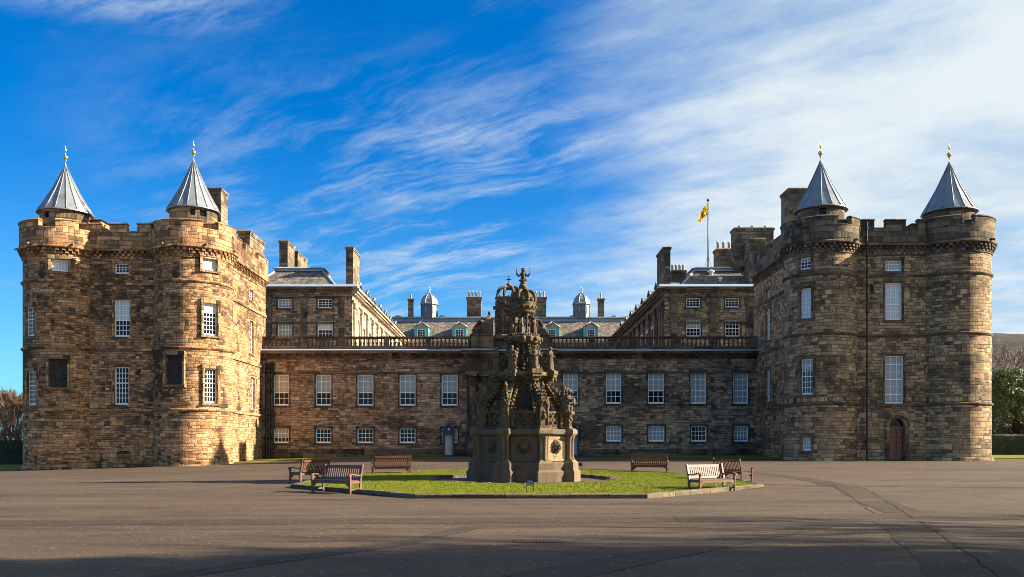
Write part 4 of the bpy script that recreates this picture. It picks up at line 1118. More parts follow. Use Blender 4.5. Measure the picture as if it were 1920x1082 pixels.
for s in (-1, 1):
    e = MB(); x0, x1 = sorted((s*1.4+0.1, s*3.5+0.1)); e.box(x0, x1, yf-0.80, YW, 7.235, 7.62); e.box(x0+0.02, x1-0.02, yf-0.78, YW, 7.622, 8.62)
    for k in range(4):
        t = x0+0.25+k*(x1-x0-0.5)/3; e.box(t-0.16, t+0.16, yf-0.83, yf-0.781, 7.75, 8.55)
        for q in (-0.09, 0, 0.09): e.box(t+q-0.03, t+q+0.03, yf-0.87, yf-0.831, 7.78, 8.5)
    e.box(x0-0.1, x1+0.1, yf-0.95, YW, 8.622, 8.80); e.box(x0-0.3, x1+0.3, yf-1.25, YW, 8.802, 9.12)
    e.build('entablature', M['stone_bd'], ER)
for s in (-1, 1):
    lf = MB(); x0, x1 = sorted((s*1.4+0.1, s*3.5+0.1)); lf.box(x0-0.33, x1+0.33, yf-1.28, YW-0.3, 9.122, 9.22)
    lf.build('lead_flashing', M['leadw'], ER)
for s in (-1, 1):
    pd = MB(); xa, xb = (1.30, 3.05)
    pd.box(*sorted((s*xa+0.1, s*xb+0.1)), yf-0.5, YW+0.2, 9.222, 10.35)
    pts = []
    n = 10
    for i in range(n+1):
        t = i/n; x = xb+0.15-(xb+0.15-xa)*t; z = 10.35+1.35*sin(t*pi/2)
        pts.append((s*x+0.1, z))
    poly = pts+[(pts[-1][0], 10.351), ]
    for (ax, az), (bx, bz) in zip(pts[:-1], pts[1:]):
        q = [(ax, yf-0.65, az), (bx, yf-0.65, bz), (bx, YW+0.2, bz), (ax, YW+0.2, az)]
        pd.add(q if s < 0 else q[::-1])
        for yy, fl in ((yf-0.65, 0), (YW+0.2, 1)):
            q = [(ax, yy, 10.352), (bx, yy, 10.352), (bx, yy, bz), (ax, yy, az)]
            pd.add(q if (s < 0) == (fl == 0) else q[::-1])
    x_ = pts[-1][0]; q = [(x_, yf-0.65, 10.352), (x_, YW+0.2, 10.352), (x_, YW+0.2, pts[-1][1]), (x_, yf-0.65, pts[-1][1])]
    pd.add(q if s < 0 else q[::-1])
    P = pd.build('broken_pediment', M['stone_bd'], ER)
    # reclining figure carved on its slope
    st = MB(); c = Vector((s*1.9+0.1, yf-0.35, 11.35))
    st.tube([c+Vector((s*0.95, 0, -0.40)), c+Vector((s*0.55, -0.05, -0.02)), c+Vector((s*0.1, 0, 0.10)), c+Vector((-s*0.22, 0, 0.42)), c+Vector((-s*0.28, 0, 0.66))], [0.10, 0.19, 0.25, 0.21, 0.08], 8)
    st.ball(c+Vector((-s*0.30, -0.02, 0.82)), (0.13, 0.14, 0.16), 10, 8)
    st.tube([c+Vector((-s*0.2, -0.1, 0.5)), c+Vector((s*0.1, -0.25, 0.35)), c+Vector((s*0.4, -0.3, 0.4))], [0.09, 0.07, 0.05], 6)
    st.tube([c+Vector((s*0.1, -0.15, 0.05)), c+Vector((s*0.5, -0.28, 0.2)), c+Vector((s*0.8, -0.2, -0.25))], [0.15, 0.12, 0.07], 7)
    for i in range(6): st.ball(c+Vector((s*(0.1+0.17*i), -0.08, -0.08-0.09*i)), (0.17, 0.2, 0.14), 7, 5, 0.2)
    st.build('reclining_statue', M['stone_bd'], P)
# crowned clock turret
def crown_turret():
    cx, cy = 0.04, 73.6
    d = MB(); rot = pi/8
    def oct_(r0, r1, z0, z1): d.lathe([(r0, z0), (r1, z1)], 8, (cx, cy, 0), smooth=False, rot=rot)
    d.lathe([(1.75, 9.2), (1.75, 10.2), (1.85, 10.25), (1.85, 10.4), (1.5, 10.45), (1.5, 10.6), (1.32, 10.7)], 8, (cx, cy, 0), smooth=False, rot=rot)
    d.lathe([(1.12, 10.6), (1.12, 12.75), (1.18, 12.8), (1.22, 12.95), (1.42, 13.0), (1.42, 13.12), (1.15, 13.16), (1.1, 13.16), (1.1, 13.75), (0.9, 13.75)], 8, (cx, cy, 0), smooth=False, rot=rot)
    D = d.build('clock_turret', M['stone_rt'], ER)
    p = MB()
    for i in range(8):
        a = i*pi/4; c, s = cos(a), sin(a); M_ = Matrix.Translation((cx, cy, 0)) @ Matrix.Rotation(a, 4, 'Z')
        ap = 1.12*cos(pi/8)
        # arch moulding and louvres
        arc = [(0.30*cos(pi*k/10), 12.15+0.30*sin(pi*k/10)) for k in range(11)]
        pl = [M_ @ Vector((x, -ap-0.03, z)) for x, z in [(0.30, 10.9)]+arc+[(-0.30, 10.9)]]
        p.tube(pl, 0.06, 6)
        for k in range(5): p.box(-0.24, 0.24, -ap-0.05, -ap+0.02, 11.0+0.24*k, 11.06+0.24*k, M_)
        M2 = Matrix.Translation((cx, cy, 0)) @ Matrix.Rotation(a+pi/8, 4, 'Z')
        p.box(-0.09, 0.09, -1.22, -1.05, 10.7, 12.75, M2)
    p.build('louvred_arch', M['stone_rt'], D)
    c = MB()
    for i in range(8):
        a = i*pi/4+pi/8; pts = []
        for (r, z) in ((0.98, 13.75), (1.04, 14.05), (0.98, 14.4), (0.78, 14.68), (0.5, 14.78), (0.2, 14.66), (0.05, 14.7)):
            pts.append((cx+r*sin(a), cy-r*cos(a), z))
        c.tube(pts, 0.095, 7)
        c.box(-0.16, 0.16, -1.16, -1.02, 13.3, 13.55, Matrix.Translation((cx, cy, 0)) @ Matrix.Rotation(a, 4, 'Z'))
    for i in range(16):
        a = i*pi/8; c.ball((cx+1.06*sin(a), cy-1.06*cos(a), 13.85), (0.1, 0.1, 0.16), 6, 5)
    c.lathe([(1.02, 13.70), (1.12, 13.74), (1.12, 13.86), (0.95, 13.88)], 24, (cx, cy, 0))
    cr = c.build('stone_crown', M['stone_bd'], D)
    o = MB(); o.ball((cx, cy, 14.95), 0.22, 12, 8); o.box(cx-0.035, cx+0.035, cy-0.03, cy+0.03, 15.12, 15.72); o.box(cx-0.2, cx+0.2, cy-0.028, cy+0.028, 15.40, 15.48)
    o.build('orb_and_cross', M['stone_bd'], D)
crown_turret()

# ------------------------------------------------------------------ court wings
YP = 79.6
def dormer_parts(parent, cx, cy, z, w, h, depth, face, rmat='leadw'):
    """little gabled dormer; face = unit vector of its front"""
    a = atan2(face[0], -face[1]); M_ = Matrix.Translation((cx, cy, z)) @ Matrix.Rotation(a, 4, 'Z')
    b = MB(); hw = w/2; ww = w*0.28
    # cheeks and front round the sash
    b.box(-hw, -ww, 0, 0.09, 0, h, M_); b.box(ww, hw, 0, 0.09, 0, h, M_); b.box(-ww, ww, 0, 0.09, 0, h*0.14, M_); b.box(-ww, ww, 0, 0.09, h*0.84, h, M_)
    b.box(-hw, -hw+0.08, 0.092, depth, 0, h, M_); b.box(hw-0.08, hw, 0.092, depth, 0, h, M_)
    D = b.build('dormer', M['teal'], parent)
    r = MB(); pk = h+w*0.36
    V = [(-hw-0.12, -0.15, h), (0, -0.15, pk), (hw+0.12, -0.15, h), (-hw-0.12, depth, h), (0, depth, pk), (hw+0.12, depth, h)]
    r.mesh(V, [(0,1,4,3), (1,2,5,4)], False, M_)
    for p, q in ((0, 1), (1, 2)): r.tube([M_ @ Vector(V[p]), M_ @ Vector(V[q])], 0.075, 5)
    r.build('gable_roof', M[rmat], D)
    t = MB(); t.mesh([(-hw, -0.02, h+0.002), (hw, -0.02, h+0.002), (0, -0.02, pk-0.06)], [(0,1,2)], False, M_); t.build('gable', M['stone_wing'], D)
    fm, pm, bm = win_meshes(ww*2-0.01, h*0.70-0.01, 3, 3, 0, 'blind', 0)
    o = wloc(D); p = M_ @ Vector((0, 0.05, h*0.14+0.005))
    wd = inst('window', fm, D, p-o, a); inst('pane', pm, wd)
def wing(s):
    lab = 'cream court wing in full sun with a tall chimney' if s < 0 else 'dark court wing under the flagpole, its court side in shade'
    T = thing('palace_wing', lab, 'building', (s*18, 99, g(s*18, 80)), 0, 'wings either side of the inner court')
    XI = s*14.1; XO = s*25.0; YE = 121.0
    xl, xr = min(XI, XO), max(XI, XO)
    st = 'stone_b' if s < 0 else 'stone_r'
    # end wall towards the camera
    uf = flat((xl, YP), (xr, YP)); Wf = Wall(T, uf)
    if s < 0:
        rows = [(520.7,548,560.5,578,4,3,0.99,'blind'),(595.5,623,560.5,578,4,3,0.0,'blind'),(520.7,548,602,635.5,4,4,0.99,'blind_cream'),(595.5,624,602,635.5,4,4,0.5,'curtain')]
        pil = [(496,510),(565,576),(635,647)]
    else:
        rows = [(1286.4,1313,559,576.5,4,3,0.0,'blind'),(1360,1386,559,576.5,4,3,0.0,'blind'),(1287,1314,600.5,631.5,4,4,0.45,'blind_cream'),(1360,1387.5,600.5,631.5,4,4,0.0,'blind')]
        pil = [(1257,1270),(1331,1342),(1398,1412)]
    for a, b, y0, y1, c, r, bl, sy in rows:
        x0, x1, z0, z1 = on_front(a, b, y0, y1, YP)
        Wf.win((x0+x1)/2-xl, z0, x1-x0, z1-z0, c, r, blind=bl, style=sy, surr='stone_bd', t=0.12, proud=0.015, mid=2 if r == 4 else 0)
    mb = MB(); Wf.finish(mb, 0, uf.L, 8.9, 15.4); mb.build('wall', M[st], T)
    for a, b in pil:
        tr = MB(); x0, x1 = fx(a, YP), fx(b, YP); tr.box(x0, x1, YP-0.13, YP-0.002, 9.2, 14.35)
        tr.frust(x0, x1, YP-0.14, YP-0.002, 14.352, x0-0.12, x1+0.12, YP-0.26, YP-0.002, 14.9)
        tr.build('pilaster', M['stone_bd'], T)
    band = MB()
    band_straight(band, uf, 0, uf.L, 12.55, 12.68, 0.05); band_straight(band, uf, 0, uf.L, 14.92, 15.02, 0.12)
    band_straight(band, uf, 0, uf.L, 15.4, 15.6, 0.22); band_straight(band, uf, 0, uf.L, 15.602, 15.78, 0.50)
    band.build('cornice', M['stone_bd'], T)
    # court wall
    uc = flat((XI, YP+0.02), (XI, YE)) if s < 0 else flat((XI, YE), (XI, YP+0.02))
    uo = (lambda Y: Y-YP-0.02) if s < 0 else (lambda Y: YE-Y)
    Wc = Wall(T, uc); bays = [82.3+3.45*i for i in range(11)]
    for i, Y in enumerate(bays):
        if i == 0: continue
        Wc.win(uo(Y), 10.35, 1.25, 2.5, 3, 4, blind=0.5 if i % 3 else 0.99, style='blind', surr='stone_wing', t=0.22, proud=0.07, mid=2)
        Wc.win(uo(Y), 5.6, 1.3, 2.7, 3, 5, blind=0.5, style='blind', surr='stone_wing', t=0.2, proud=0.06, mid=2)
    cm = MB(); Wc.finish(cm, 0, uc.L, 0.0, 15.4)
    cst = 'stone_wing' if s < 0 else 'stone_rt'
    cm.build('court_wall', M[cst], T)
    for i in range(12):
        Y = 82.3+3.45*(i-0.5)
        for dy in ((-0.0,) if i else (-0.45, 0.45)):
            pm = MB(); u = uo(Y+dy); P = [uc(u-0.27, 0), uc(u+0.27, 0), uc(u+0.27, -0.17), uc(u-0.27, -0.17)]
            band_straight(pm, uc, u-0.27, u+0.27, 9.6, 14.0, 0.17, 0); band_straight(pm, uc, u-0.34, u+0.34, 14.002, 14.45, 0.26, 0); band_straight(pm, uc, u-0.33, u+0.33, 9.3, 9.598, 0.24, 0)
            pm.build('court_pilaster', M[cst], T)
    ar = MB(); Y = 82.3
    pts = [uc(uo(Y-0.75), -0.05)+(9.7,)]+[uc(uo(Y-0.75*cos(pi*k/12)), -0.05)+(12.6+0.75*sin(pi*k/12),) for k in range(13)]+[uc(uo(Y+0.75), -0.05)+(9.7,)]
    ar.tube(pts, 0.11, 7); ar.build('blind_arch', M[cst], T)
    ce = MB()
    for z0, z1, o_ in ((9.0, 9.28, 0.12), (14.46, 14.72, 0.16), (15.2, 15.4, 0.25), (15.402, 15.6, 0.45), (15.602, 15.8, 0.62)): band_straight(ce, uc, 0, uc.L, z0, z1, o_)
    for i in range(80):
        u = (i+0.5)*uc.L/80; band_straight(ce, uc, u-0.11, u+0.11, 15.08, 15.197, 0.42, 0)
    ce.build('court_cornice', M[cst], T)
    ow = MB()
    for a, b in ([((XO, YE), (XO, YP))] if s < 0 else [((XO, YP), (XO, YE))]):
        u_ = flat(a, b); wall_grid(ow, u_, 0, u_.L, 0, 15.8, [])
    ow.build('outer_wall', M[st], T)
    # lead gutter over the end cornice, pavilion roof, ridge roof behind
    gx0, gx1 = (xl, xr+0.55) if s < 0 else (xl-0.55, xr)
    lg = MB(); lg.box(gx0, gx1, YP-0.56, YP+0.6, 15.783, 15.86); lg.frust(gx0, gx1, YP-0.56, YP+0.6, 15.862, gx0+0.1, gx1-0.1, YP-0.25, YP+0.6, 16.10); lg.build('lead_gutter', M['leadw'], T)
    rf = MB()
    A, B = (-23.4, -15.6) if s < 0 else (15.6, 23.4); a2, b2 = (-22.0, -17.6) if s < 0 else (17.6, 22.0)
    def slope(q, uvd):
        rf.add(q, uvd)
    y0, y1, y2, y3 = YP+0.55, YP+3.7, YP+7.0, YP+10; RS = YP+7.5
    z0, z1 = 15.95, 18.05
    slope([(A,y0,z0),(B,y0,z0),(b2,y1,z1),(a2,y1,z1)], [(A,0),(B,0),(b2,3.7),(a2,3.7)])
    slope([(B,y0,z0),(B,y3,z0),(b2,y2,z1),(b2,y1,z1)], [(0,0),(10,0),(7,3),(3.2,3)])
    slope([(A,y3,z0),(A,y0,z0),(a2,y1,z1),(a2,y2,z1)], [(0,0),(10,0),(7,3),(3.2,3)])
    xr0, xr1 = XI-s*0.0+s*0.3, XO
    rx = s*18.8
    ye = YE
    slope([(xr0 if s < 0 else rx, RS, 15.85 if s < 0 else 18.35),(xr0 if s < 0 else rx, ye, 15.85 if s < 0 else 18.35),(rx if s < 0 else xr0, ye, 18.35 if s < 0 else 15.85),(rx if s < 0 else xr0, RS, 18.35 if s < 0 else 15.85)], [(0,0),(40,0),(40,5.2),(0,5.2)] if s < 0 else [(0,5.2),(40,5.2),(40,0),(0,0)])
    slope([(rx, RS, 18.35),(rx, ye, 18.35),(XO, ye, 15.85),(XO, RS, 15.85)] if s < 0 else [(XO, RS, 15.85),(XO, ye, 15.85),(rx, ye, 18.35),(rx, RS, 18.35)], [(0,5.2),(40,5.2),(40,0),(0,0)])
    q = [(xr0, RS, 15.85), (rx, RS, 18.35), (XO, RS, 15.85)]; slope(q if s > 0 else q[::-1], None)
    rf.build('slate_roof', M['slate'], T)
    lt = MB(); lt.frust(a2-0.15, b2+0.15, y1-0.15, y2+0.15, z1-0.03, a2-0.05, b2+0.05, y1-0.05, y2+0.05, z1+0.22); lt.frust(a2-0.25, b2+0.25, y1-0.25, y2+0.25, z1+0.221, a2+0.3, b2-0.3, y1+0.3, y2-0.3, z1+0.45)
    for P, Q in (((A,y0,z0),(a2,y1,z1)), ((B,y0,z0),(b2,y1,z1))): lt.tube([P, Q], 0.11, 6)
    lt.tube([(rx, RS, 18.38), (rx, YE, 18.38)], 0.12, 6)
    lt.build('lead_ridge', M['leadw'], T)
    # dormers looking into the court
    for i in range(7):
        Y = 88.2+4.6*i; dormer_parts(T, s*14.95, Y, 16.1, 1.5, 1.2, 2.2, (-s, 0), 'lead')
    x0, x1 = sorted((s*14.5, s*15.15))
    chimney(T, x0, x1, 82.2, 85.8, 15.9, 20.15, 1, 'y', ph=0.25)
    if s < 0:
        chimney(T, -22.9, -22.05, 88.0, 90.8, 15.9, 22.1, 1, ph=0.25)
        chimney(T, -22.9, -22.0, 92.0, 96.2, 15.9, 21.9, 1, ph=0.25)
    else:
        chimney(T, 22.1, 23.5, 80.5, 82.4, 15.7, 20.55)
        chimney(T, 21.3, 25.0, 82.9, 84.2, 15.7, 22.1, 3, 'x', ph=0.28)
        chimney(T, 16.6, 18.1, 89.6, 90.6, 16.5, 19.4, 4, 'x', ph=0.62)
        chimney(T, 20.95, 23.2, 88.6, 89.8, 16.0, 21.4, 4, 'x', ph=0.75)
        for x_, y_, z_, k in ((19.0, 82.6, 17.6, 0.36), (19.6, 81.4, 16.8, 0.26)):
            hv = MB(); hv.lathe([(0.5*k, -0.6), (0.5*k, 0.5*k), (k, 0.6*k), (k, 0.75*k), (0.5*k, 1.1*k), (0.0, 1.2*k)], 16, (x_, y_, z_)); hv.build('roof_vent', M['white'], T)
    return T
WL = wing(-1); WR = wing(1)

# ------------------------------------------------------------------ rear range
RR = thing('rear_range', 'slate roofed range closing the inner court, with teal dormers and lead cupolas', 'building', (0, 124, g(0, 118)))
YR = 119.2
mb = MB(); u_ = flat((-14.0, YR+0.2), (14.0, YR+0.2)); wall_grid(mb, u_, 0, u_.L, 0, 15.5, []); mb.build('wall', M['stone_wing'], RR)
mb = MB(); band_straight(mb, u_, 0, u_.L, 15.3, 15.7, 0.5); mb.build('cornice', M['stone_wing'], RR)
mb = MB(); mb.add([(-24,YR,15.7),(24,YR,15.7),(24,124,18.95),(-24,124,18.95)], [(-24,0),(24,0),(24,5.8),(-24,5.8)]); mb.add([(24,130,15.7),(-24,130,15.7),(-24,125.5,18.95),(24,125.5,18.95)], [(-24,0),(24,0),(24,5.8),(-24,5.8)])
mb.build('slate_roof', M['slate'], RR)
mb = MB(); mb.frust(-24, 24, 123.9, 125.6, 18.9, -24, 24, 124.0, 125.5, 19.40); mb.frust(-24, 24, 123.75, 125.75, 19.401, -24, 24, 123.85, 125.6, 19.58)
for xa in (746, 830, 1074, 1153):
    x = fx(xa, 124.6); mb.lathe([(0.55, 19.57), (0.5, 19.72), (0.3, 19.85), (0, 19.9)], 14, (x, 124.7, 0))
mb.build('lead_ridge', M['lead'], RR)
for xa in (790, 861.5, 1035, 1108): dormer_parts(RR, fx(xa, YR+0.6), YR+0.6, 15.95, 1.95, 1.62, 2.4, (0, -1))
for xa in (805, 1090.5):
    cx, cy = fx(xa, 124.6), 124.7
    b = MB(); b.lathe([(1.2, 19.4), (1.2, 21.35)], 8, (cx, cy, 0), smooth=False, rot=pi/8)
    for i in range(8):
        M_ = Matrix.Translation((cx, cy, 0)) @ Matrix.Rotation(i*pi/4, 4, 'Z'); b.box(-0.28, 0.28, -1.16, -1.09, 20.1, 21.0, M_)
        a = i*pi/4+pi/8; b.tube([(cx+1.21*sin(a), cy-1.21*cos(a), 19.4), (cx+1.21*sin(a), cy-1.21*cos(a), 21.3)], 0.06, 5)
    cu = b.build('cupola', M['lead_d'], RR)
    d = MB(); d.lathe([(1.15, 21.3), (1.38, 21.35), (1.38, 21.45), (1.25, 21.6), (1.12, 22.1), (0.8, 22.55), (0.4, 22.85), (0.16, 23.1), (0.06, 23.4)], 8, (cx, cy, 0), smooth=False, rot=pi/8)
    for i in range(8):
        a = i*pi/4+pi/8; d.tube([(cx+r*sin(a), cy-r*cos(a), z) for r, z in ((1.38,21.45),(1.25,21.6),(1.12,22.1),(0.8,22.55),(0.4,22.85),(0.16,23.1))], 0.05, 5)
    d.build('dome', M['lead'], cu)
    q = MB(); q.ball((cx, cy, 23.52), 0.15, 10, 8); q.tube([(cx, cy, 23.3), (cx, cy, 24.2)], [0.05, 0.02], 6); q.build('finial', M['gold'], cu)
def rc(x0, x1, y0, pots, d=1.0, ph=0.55):
    a, b = fx(x0, 124.6), fx(x1, 124.6); chimney(RR, a, b, 124.4, 124.4+d, 18.8, fz(y0, 124.4), pots, 'x', ph=ph, cap=0.12)
rc(765.5, 774.5, 559, 1, 0.9, 0.62); rc(1121.5, 1132.5, 558.5, 1, 0.9, 0.75); rc(875.5, 902, 556, 4, 1.6, 0.85); rc(1001, 1024, 556, 3, 1.6, 0.85)
mb = MB(); y_ = 124.6
for z in (19.95, 20.35): mb.tube([(fx(903, y_), y_, z), (fx(920, y_), y_, z)], 0.03, 5)
mb.tube([(fx(919.5, y_), y_, 19.5), (fx(919.5, y_), y_, 20.45)], 0.035, 5); mb.build('roof_railing', M['iron'], RR)
# ------------------------------------------------------------------ fountain
FZ = g(FXC, FYC)
FN = thing('stone_fountain', 'tall tiered stone fountain with lion masks, statues and a crown, in the lawn', 'fountain', (FXC, FYC, FZ))
def FM(a, r=0, z=0):    # frame at angle a (0 = towards the camera), x tangential, -y outward
    return Matrix.Rotation(a, 4, 'Z') @ Matrix.Translation((0, -r, z))
rF = random.Random(21)
def fobj(name, mb, parent=None): return mb.build(name, M['fount'], parent or FN, local=True)
def octl(mb, prof, smooth=False): mb.lathe([(r/cos(pi/8), z) for r, z in prof], 8, (0, 0, 0), smooth=smooth, rot=pi/8)
def blob(mb, M_, p, r, j=0.25, n=7, m=5): mb.ball(p, r, n, m, j, M_)
def crockets(mb, M_, pts, r0, r1, n):
    pts = [Vector(p) for p in pts]; L = [0]
    for a, b in zip(pts[:-1], pts[1:]): L.append(L[-1]+(b-a).length)
    for i in range(n):
        t = L[-1]*i/max(1, n-1); k = 0
        while k < len(L)-2 and L[k+1] < t: k += 1
        p = pts[k].lerp(pts[k+1], (t-L[k])/max(1e-6, L[k+1]-L[k])); r = r0+(r1-r0)*i/max(1, n-1)
        blob(mb, M_, p, (r*1.0, r*1.25, r*0.95), 0.3)
        blob(mb, M_, p+Vector((0, -r*0.9, r*0.55)), r*0.6, 0.3, 6, 4)
def statue_mesh(seed, h=1.0, beast=False):
    """robed standing figure, one continuous skin with a carved face block"""
    r = random.Random(seed); mb = MB(); n = 20
    tw = r.uniform(-0.12, 0.12)
    prof = [(0.0,.150,.120),(0.06,.150,.122),(0.2,.132,.112),(0.36,.122,.105),(0.48,.118,.098),(0.56,.100,.085),(0.64,.120,.090),(0.73,.138,.088),(0.79,.125,.078),(0.825,.052,.050),(0.85,.046,.048),(0.875,.062,.068),(0.915,.072,.080),(0.955,.066,.074),(0.985,.045,.050),(1.0,.004,.004)]
    fold = [r.uniform(0, 6) for _ in range(3)]
    for (z, rx, ry) in prof:
        dx = tw*sin(z*3.0)*0.5
        for i in range(n):
            th = 2*pi*i/n; k = 1+(0.15*sin(5*th+fold[0]+3*z)+0.09*sin(9*th+fold[1]-5*z) if z < 0.62 else 0)
            mb.v.append(((dx+rx*k*cos(th))*h, ry*k*sin(th)*h, z*h))
    for j in range(len(prof)-1):
        for i in range(n):
            i2 = (i+1) % n; mb.f.append((j*n+i, j*n+i2, (j+1)*n+i2, (j+1)*n+i)); mb.uv.append(None); mb.sm.append(True)
    dx = tw*sin(2.3)*0.5
    for s in (-1, 1):
        up = r.random()
        sh = Vector((dx+s*0.125, 0, 0.77)); el = Vector((dx+s*(0.19+0.03*up), -0.03, 0.60))
        ha = Vector((dx+s*(0.05+0.1*up), -0.15, 0.52+0.16*up))
        mb.tube([p*h for p in (sh, el, ha)], [0.050*h, 0.042*h, 0.030*h], 7); mb.ball(ha*h, 0.036*h, 7, 5)
        if s > 0 and up > 0.4: mb.tube([Vector((ha.x, ha.y, 0.1))*h, Vector((ha.x, ha.y, 1.02))*h], 0.014*h, 5)
    mb.ball((dx*h, -0.072*h, 0.905*h), (0.016*h, 0.022*h, 0.025*h), 6, 4)
    mb.box(-0.17*h, 0.17*h, -0.14*h, 0.14*h, -0.06*h, 0.004*h)
    return mb.data('statue', M['fount'])
def beast_mesh(h=1.0):
    """seated heraldic lion upright on its haunches holding a shield"""
    mb = MB(); V = lambda x, y, z: Vector((x, y, z))*h
    mb.tube([V(0,.10,.02), V(0,.10,.18), V(0,.05,.40), V(0,-.02,.60), V(0,-.06,.74)], [.15*h,.17*h,.15*h,.13*h,.08*h], 10)
    mb.ball(V(0,-.08,.80), (.11*h,.12*h,.12*h), 10, 7); mb.ball(V(0,-.19,.77), (.05*h,.07*h,.05*h), 8, 5)
    for i in range(16):
        a = 2*pi*i/16; mb.ball(V(.13*cos(a), -.03, .79+.14*sin(a)), .045*h, 6, 4, .3)
    for s in (-1, 1):
        mb.tube([V(s*.10,0,.58), V(s*.15,-.14,.48), V(s*.10,-.24,.56)], [.055*h,.045*h,.035*h], 7)
        mb.tube([V(s*.13,.08,.16), V(s*.17,-.12,.22), V(s*.15,-.12,.02), V(s*.15,-.22,.02)], [.10*h,.08*h,.05*h,.04*h], 7)
        mb.ball(V(s*.06,-.05,.92), (.03*h,.02*h,.045*h), 6, 4)
    mb.tube([V(0,.2,.08), V(.1,.34,.25), V(.04,.34,.5), V(.1,.36,.66)], [.03*h,.03*h,.03*h,.055*h], 6)
    mb.lathe([(0.0,0.0),(0.11*h,0.01*h),(0.11*h,0.03*h),(0,0.035*h)], 12, (0,0,0), M=Matrix.Translation(V(0,-.26,.42)) @ Matrix.Rotation(pi/2, 4, 'X') @ Matrix.Scale(1.35, 4, Vector((0,1,0))))
    mb.box(-.18*h,.18*h,-.24*h,.24*h,-.05*h,.02*h)
    return mb.data('heraldic_beast', M['fount'])
def lion_mesh():
    mb = MB(); r = random.Random(5)
    mb.ball((0, -0.06, 0), (0.15, 0.15, 0.17), 12, 9)
    for ring, (rad, d, q) in enumerate(((0.15, -0.10, 13), (0.205, -0.05, 17), (0.25, -0.01, 20))):
        for i in range(q):
            a = 2*pi*(i+ring*0.5)/q+r.uniform(-.06, .06)
            k = rad*(1.0 if sin(a) > 0 else 1.08)
            mb.ball((k*cos(a), d, k*sin(a)*1.06), (0.040, 0.05, 0.040), 6, 5, 0.3)
    mb.ball((0, -0.21, -0.035), (0.070, 0.085, 0.060), 9, 6); mb.ball((0, -0.265, 0.0), (0.036, 0.032, 0.025), 7, 5)
    mb.tube([(0, -0.24, 0.01), (0, -0.20, 0.09), (0, -0.15, 0.13)], [0.035, 0.035, 0.03], 7)
    for s in (-1, 1):
        mb.ball((s*0.065, -0.185, 0.055), (0.035, 0.03, 0.022), 7, 5); mb.ball((s*0.065, -0.19, 0.085), (0.05, 0.03, 0.018), 7, 5)
        mb.ball((s*0.135, -0.08, 0.145), (0.04, 0.03, 0.045), 7, 5); mb.ball((s*0.05, -0.22, -0.055), (0.045, 0.05, 0.04), 7, 5)
    mb.ball((0, -0.18, -0.115), (0.05, 0.06, 0.035), 7, 5)
    return mb.data('lion_mask', M['fount'])
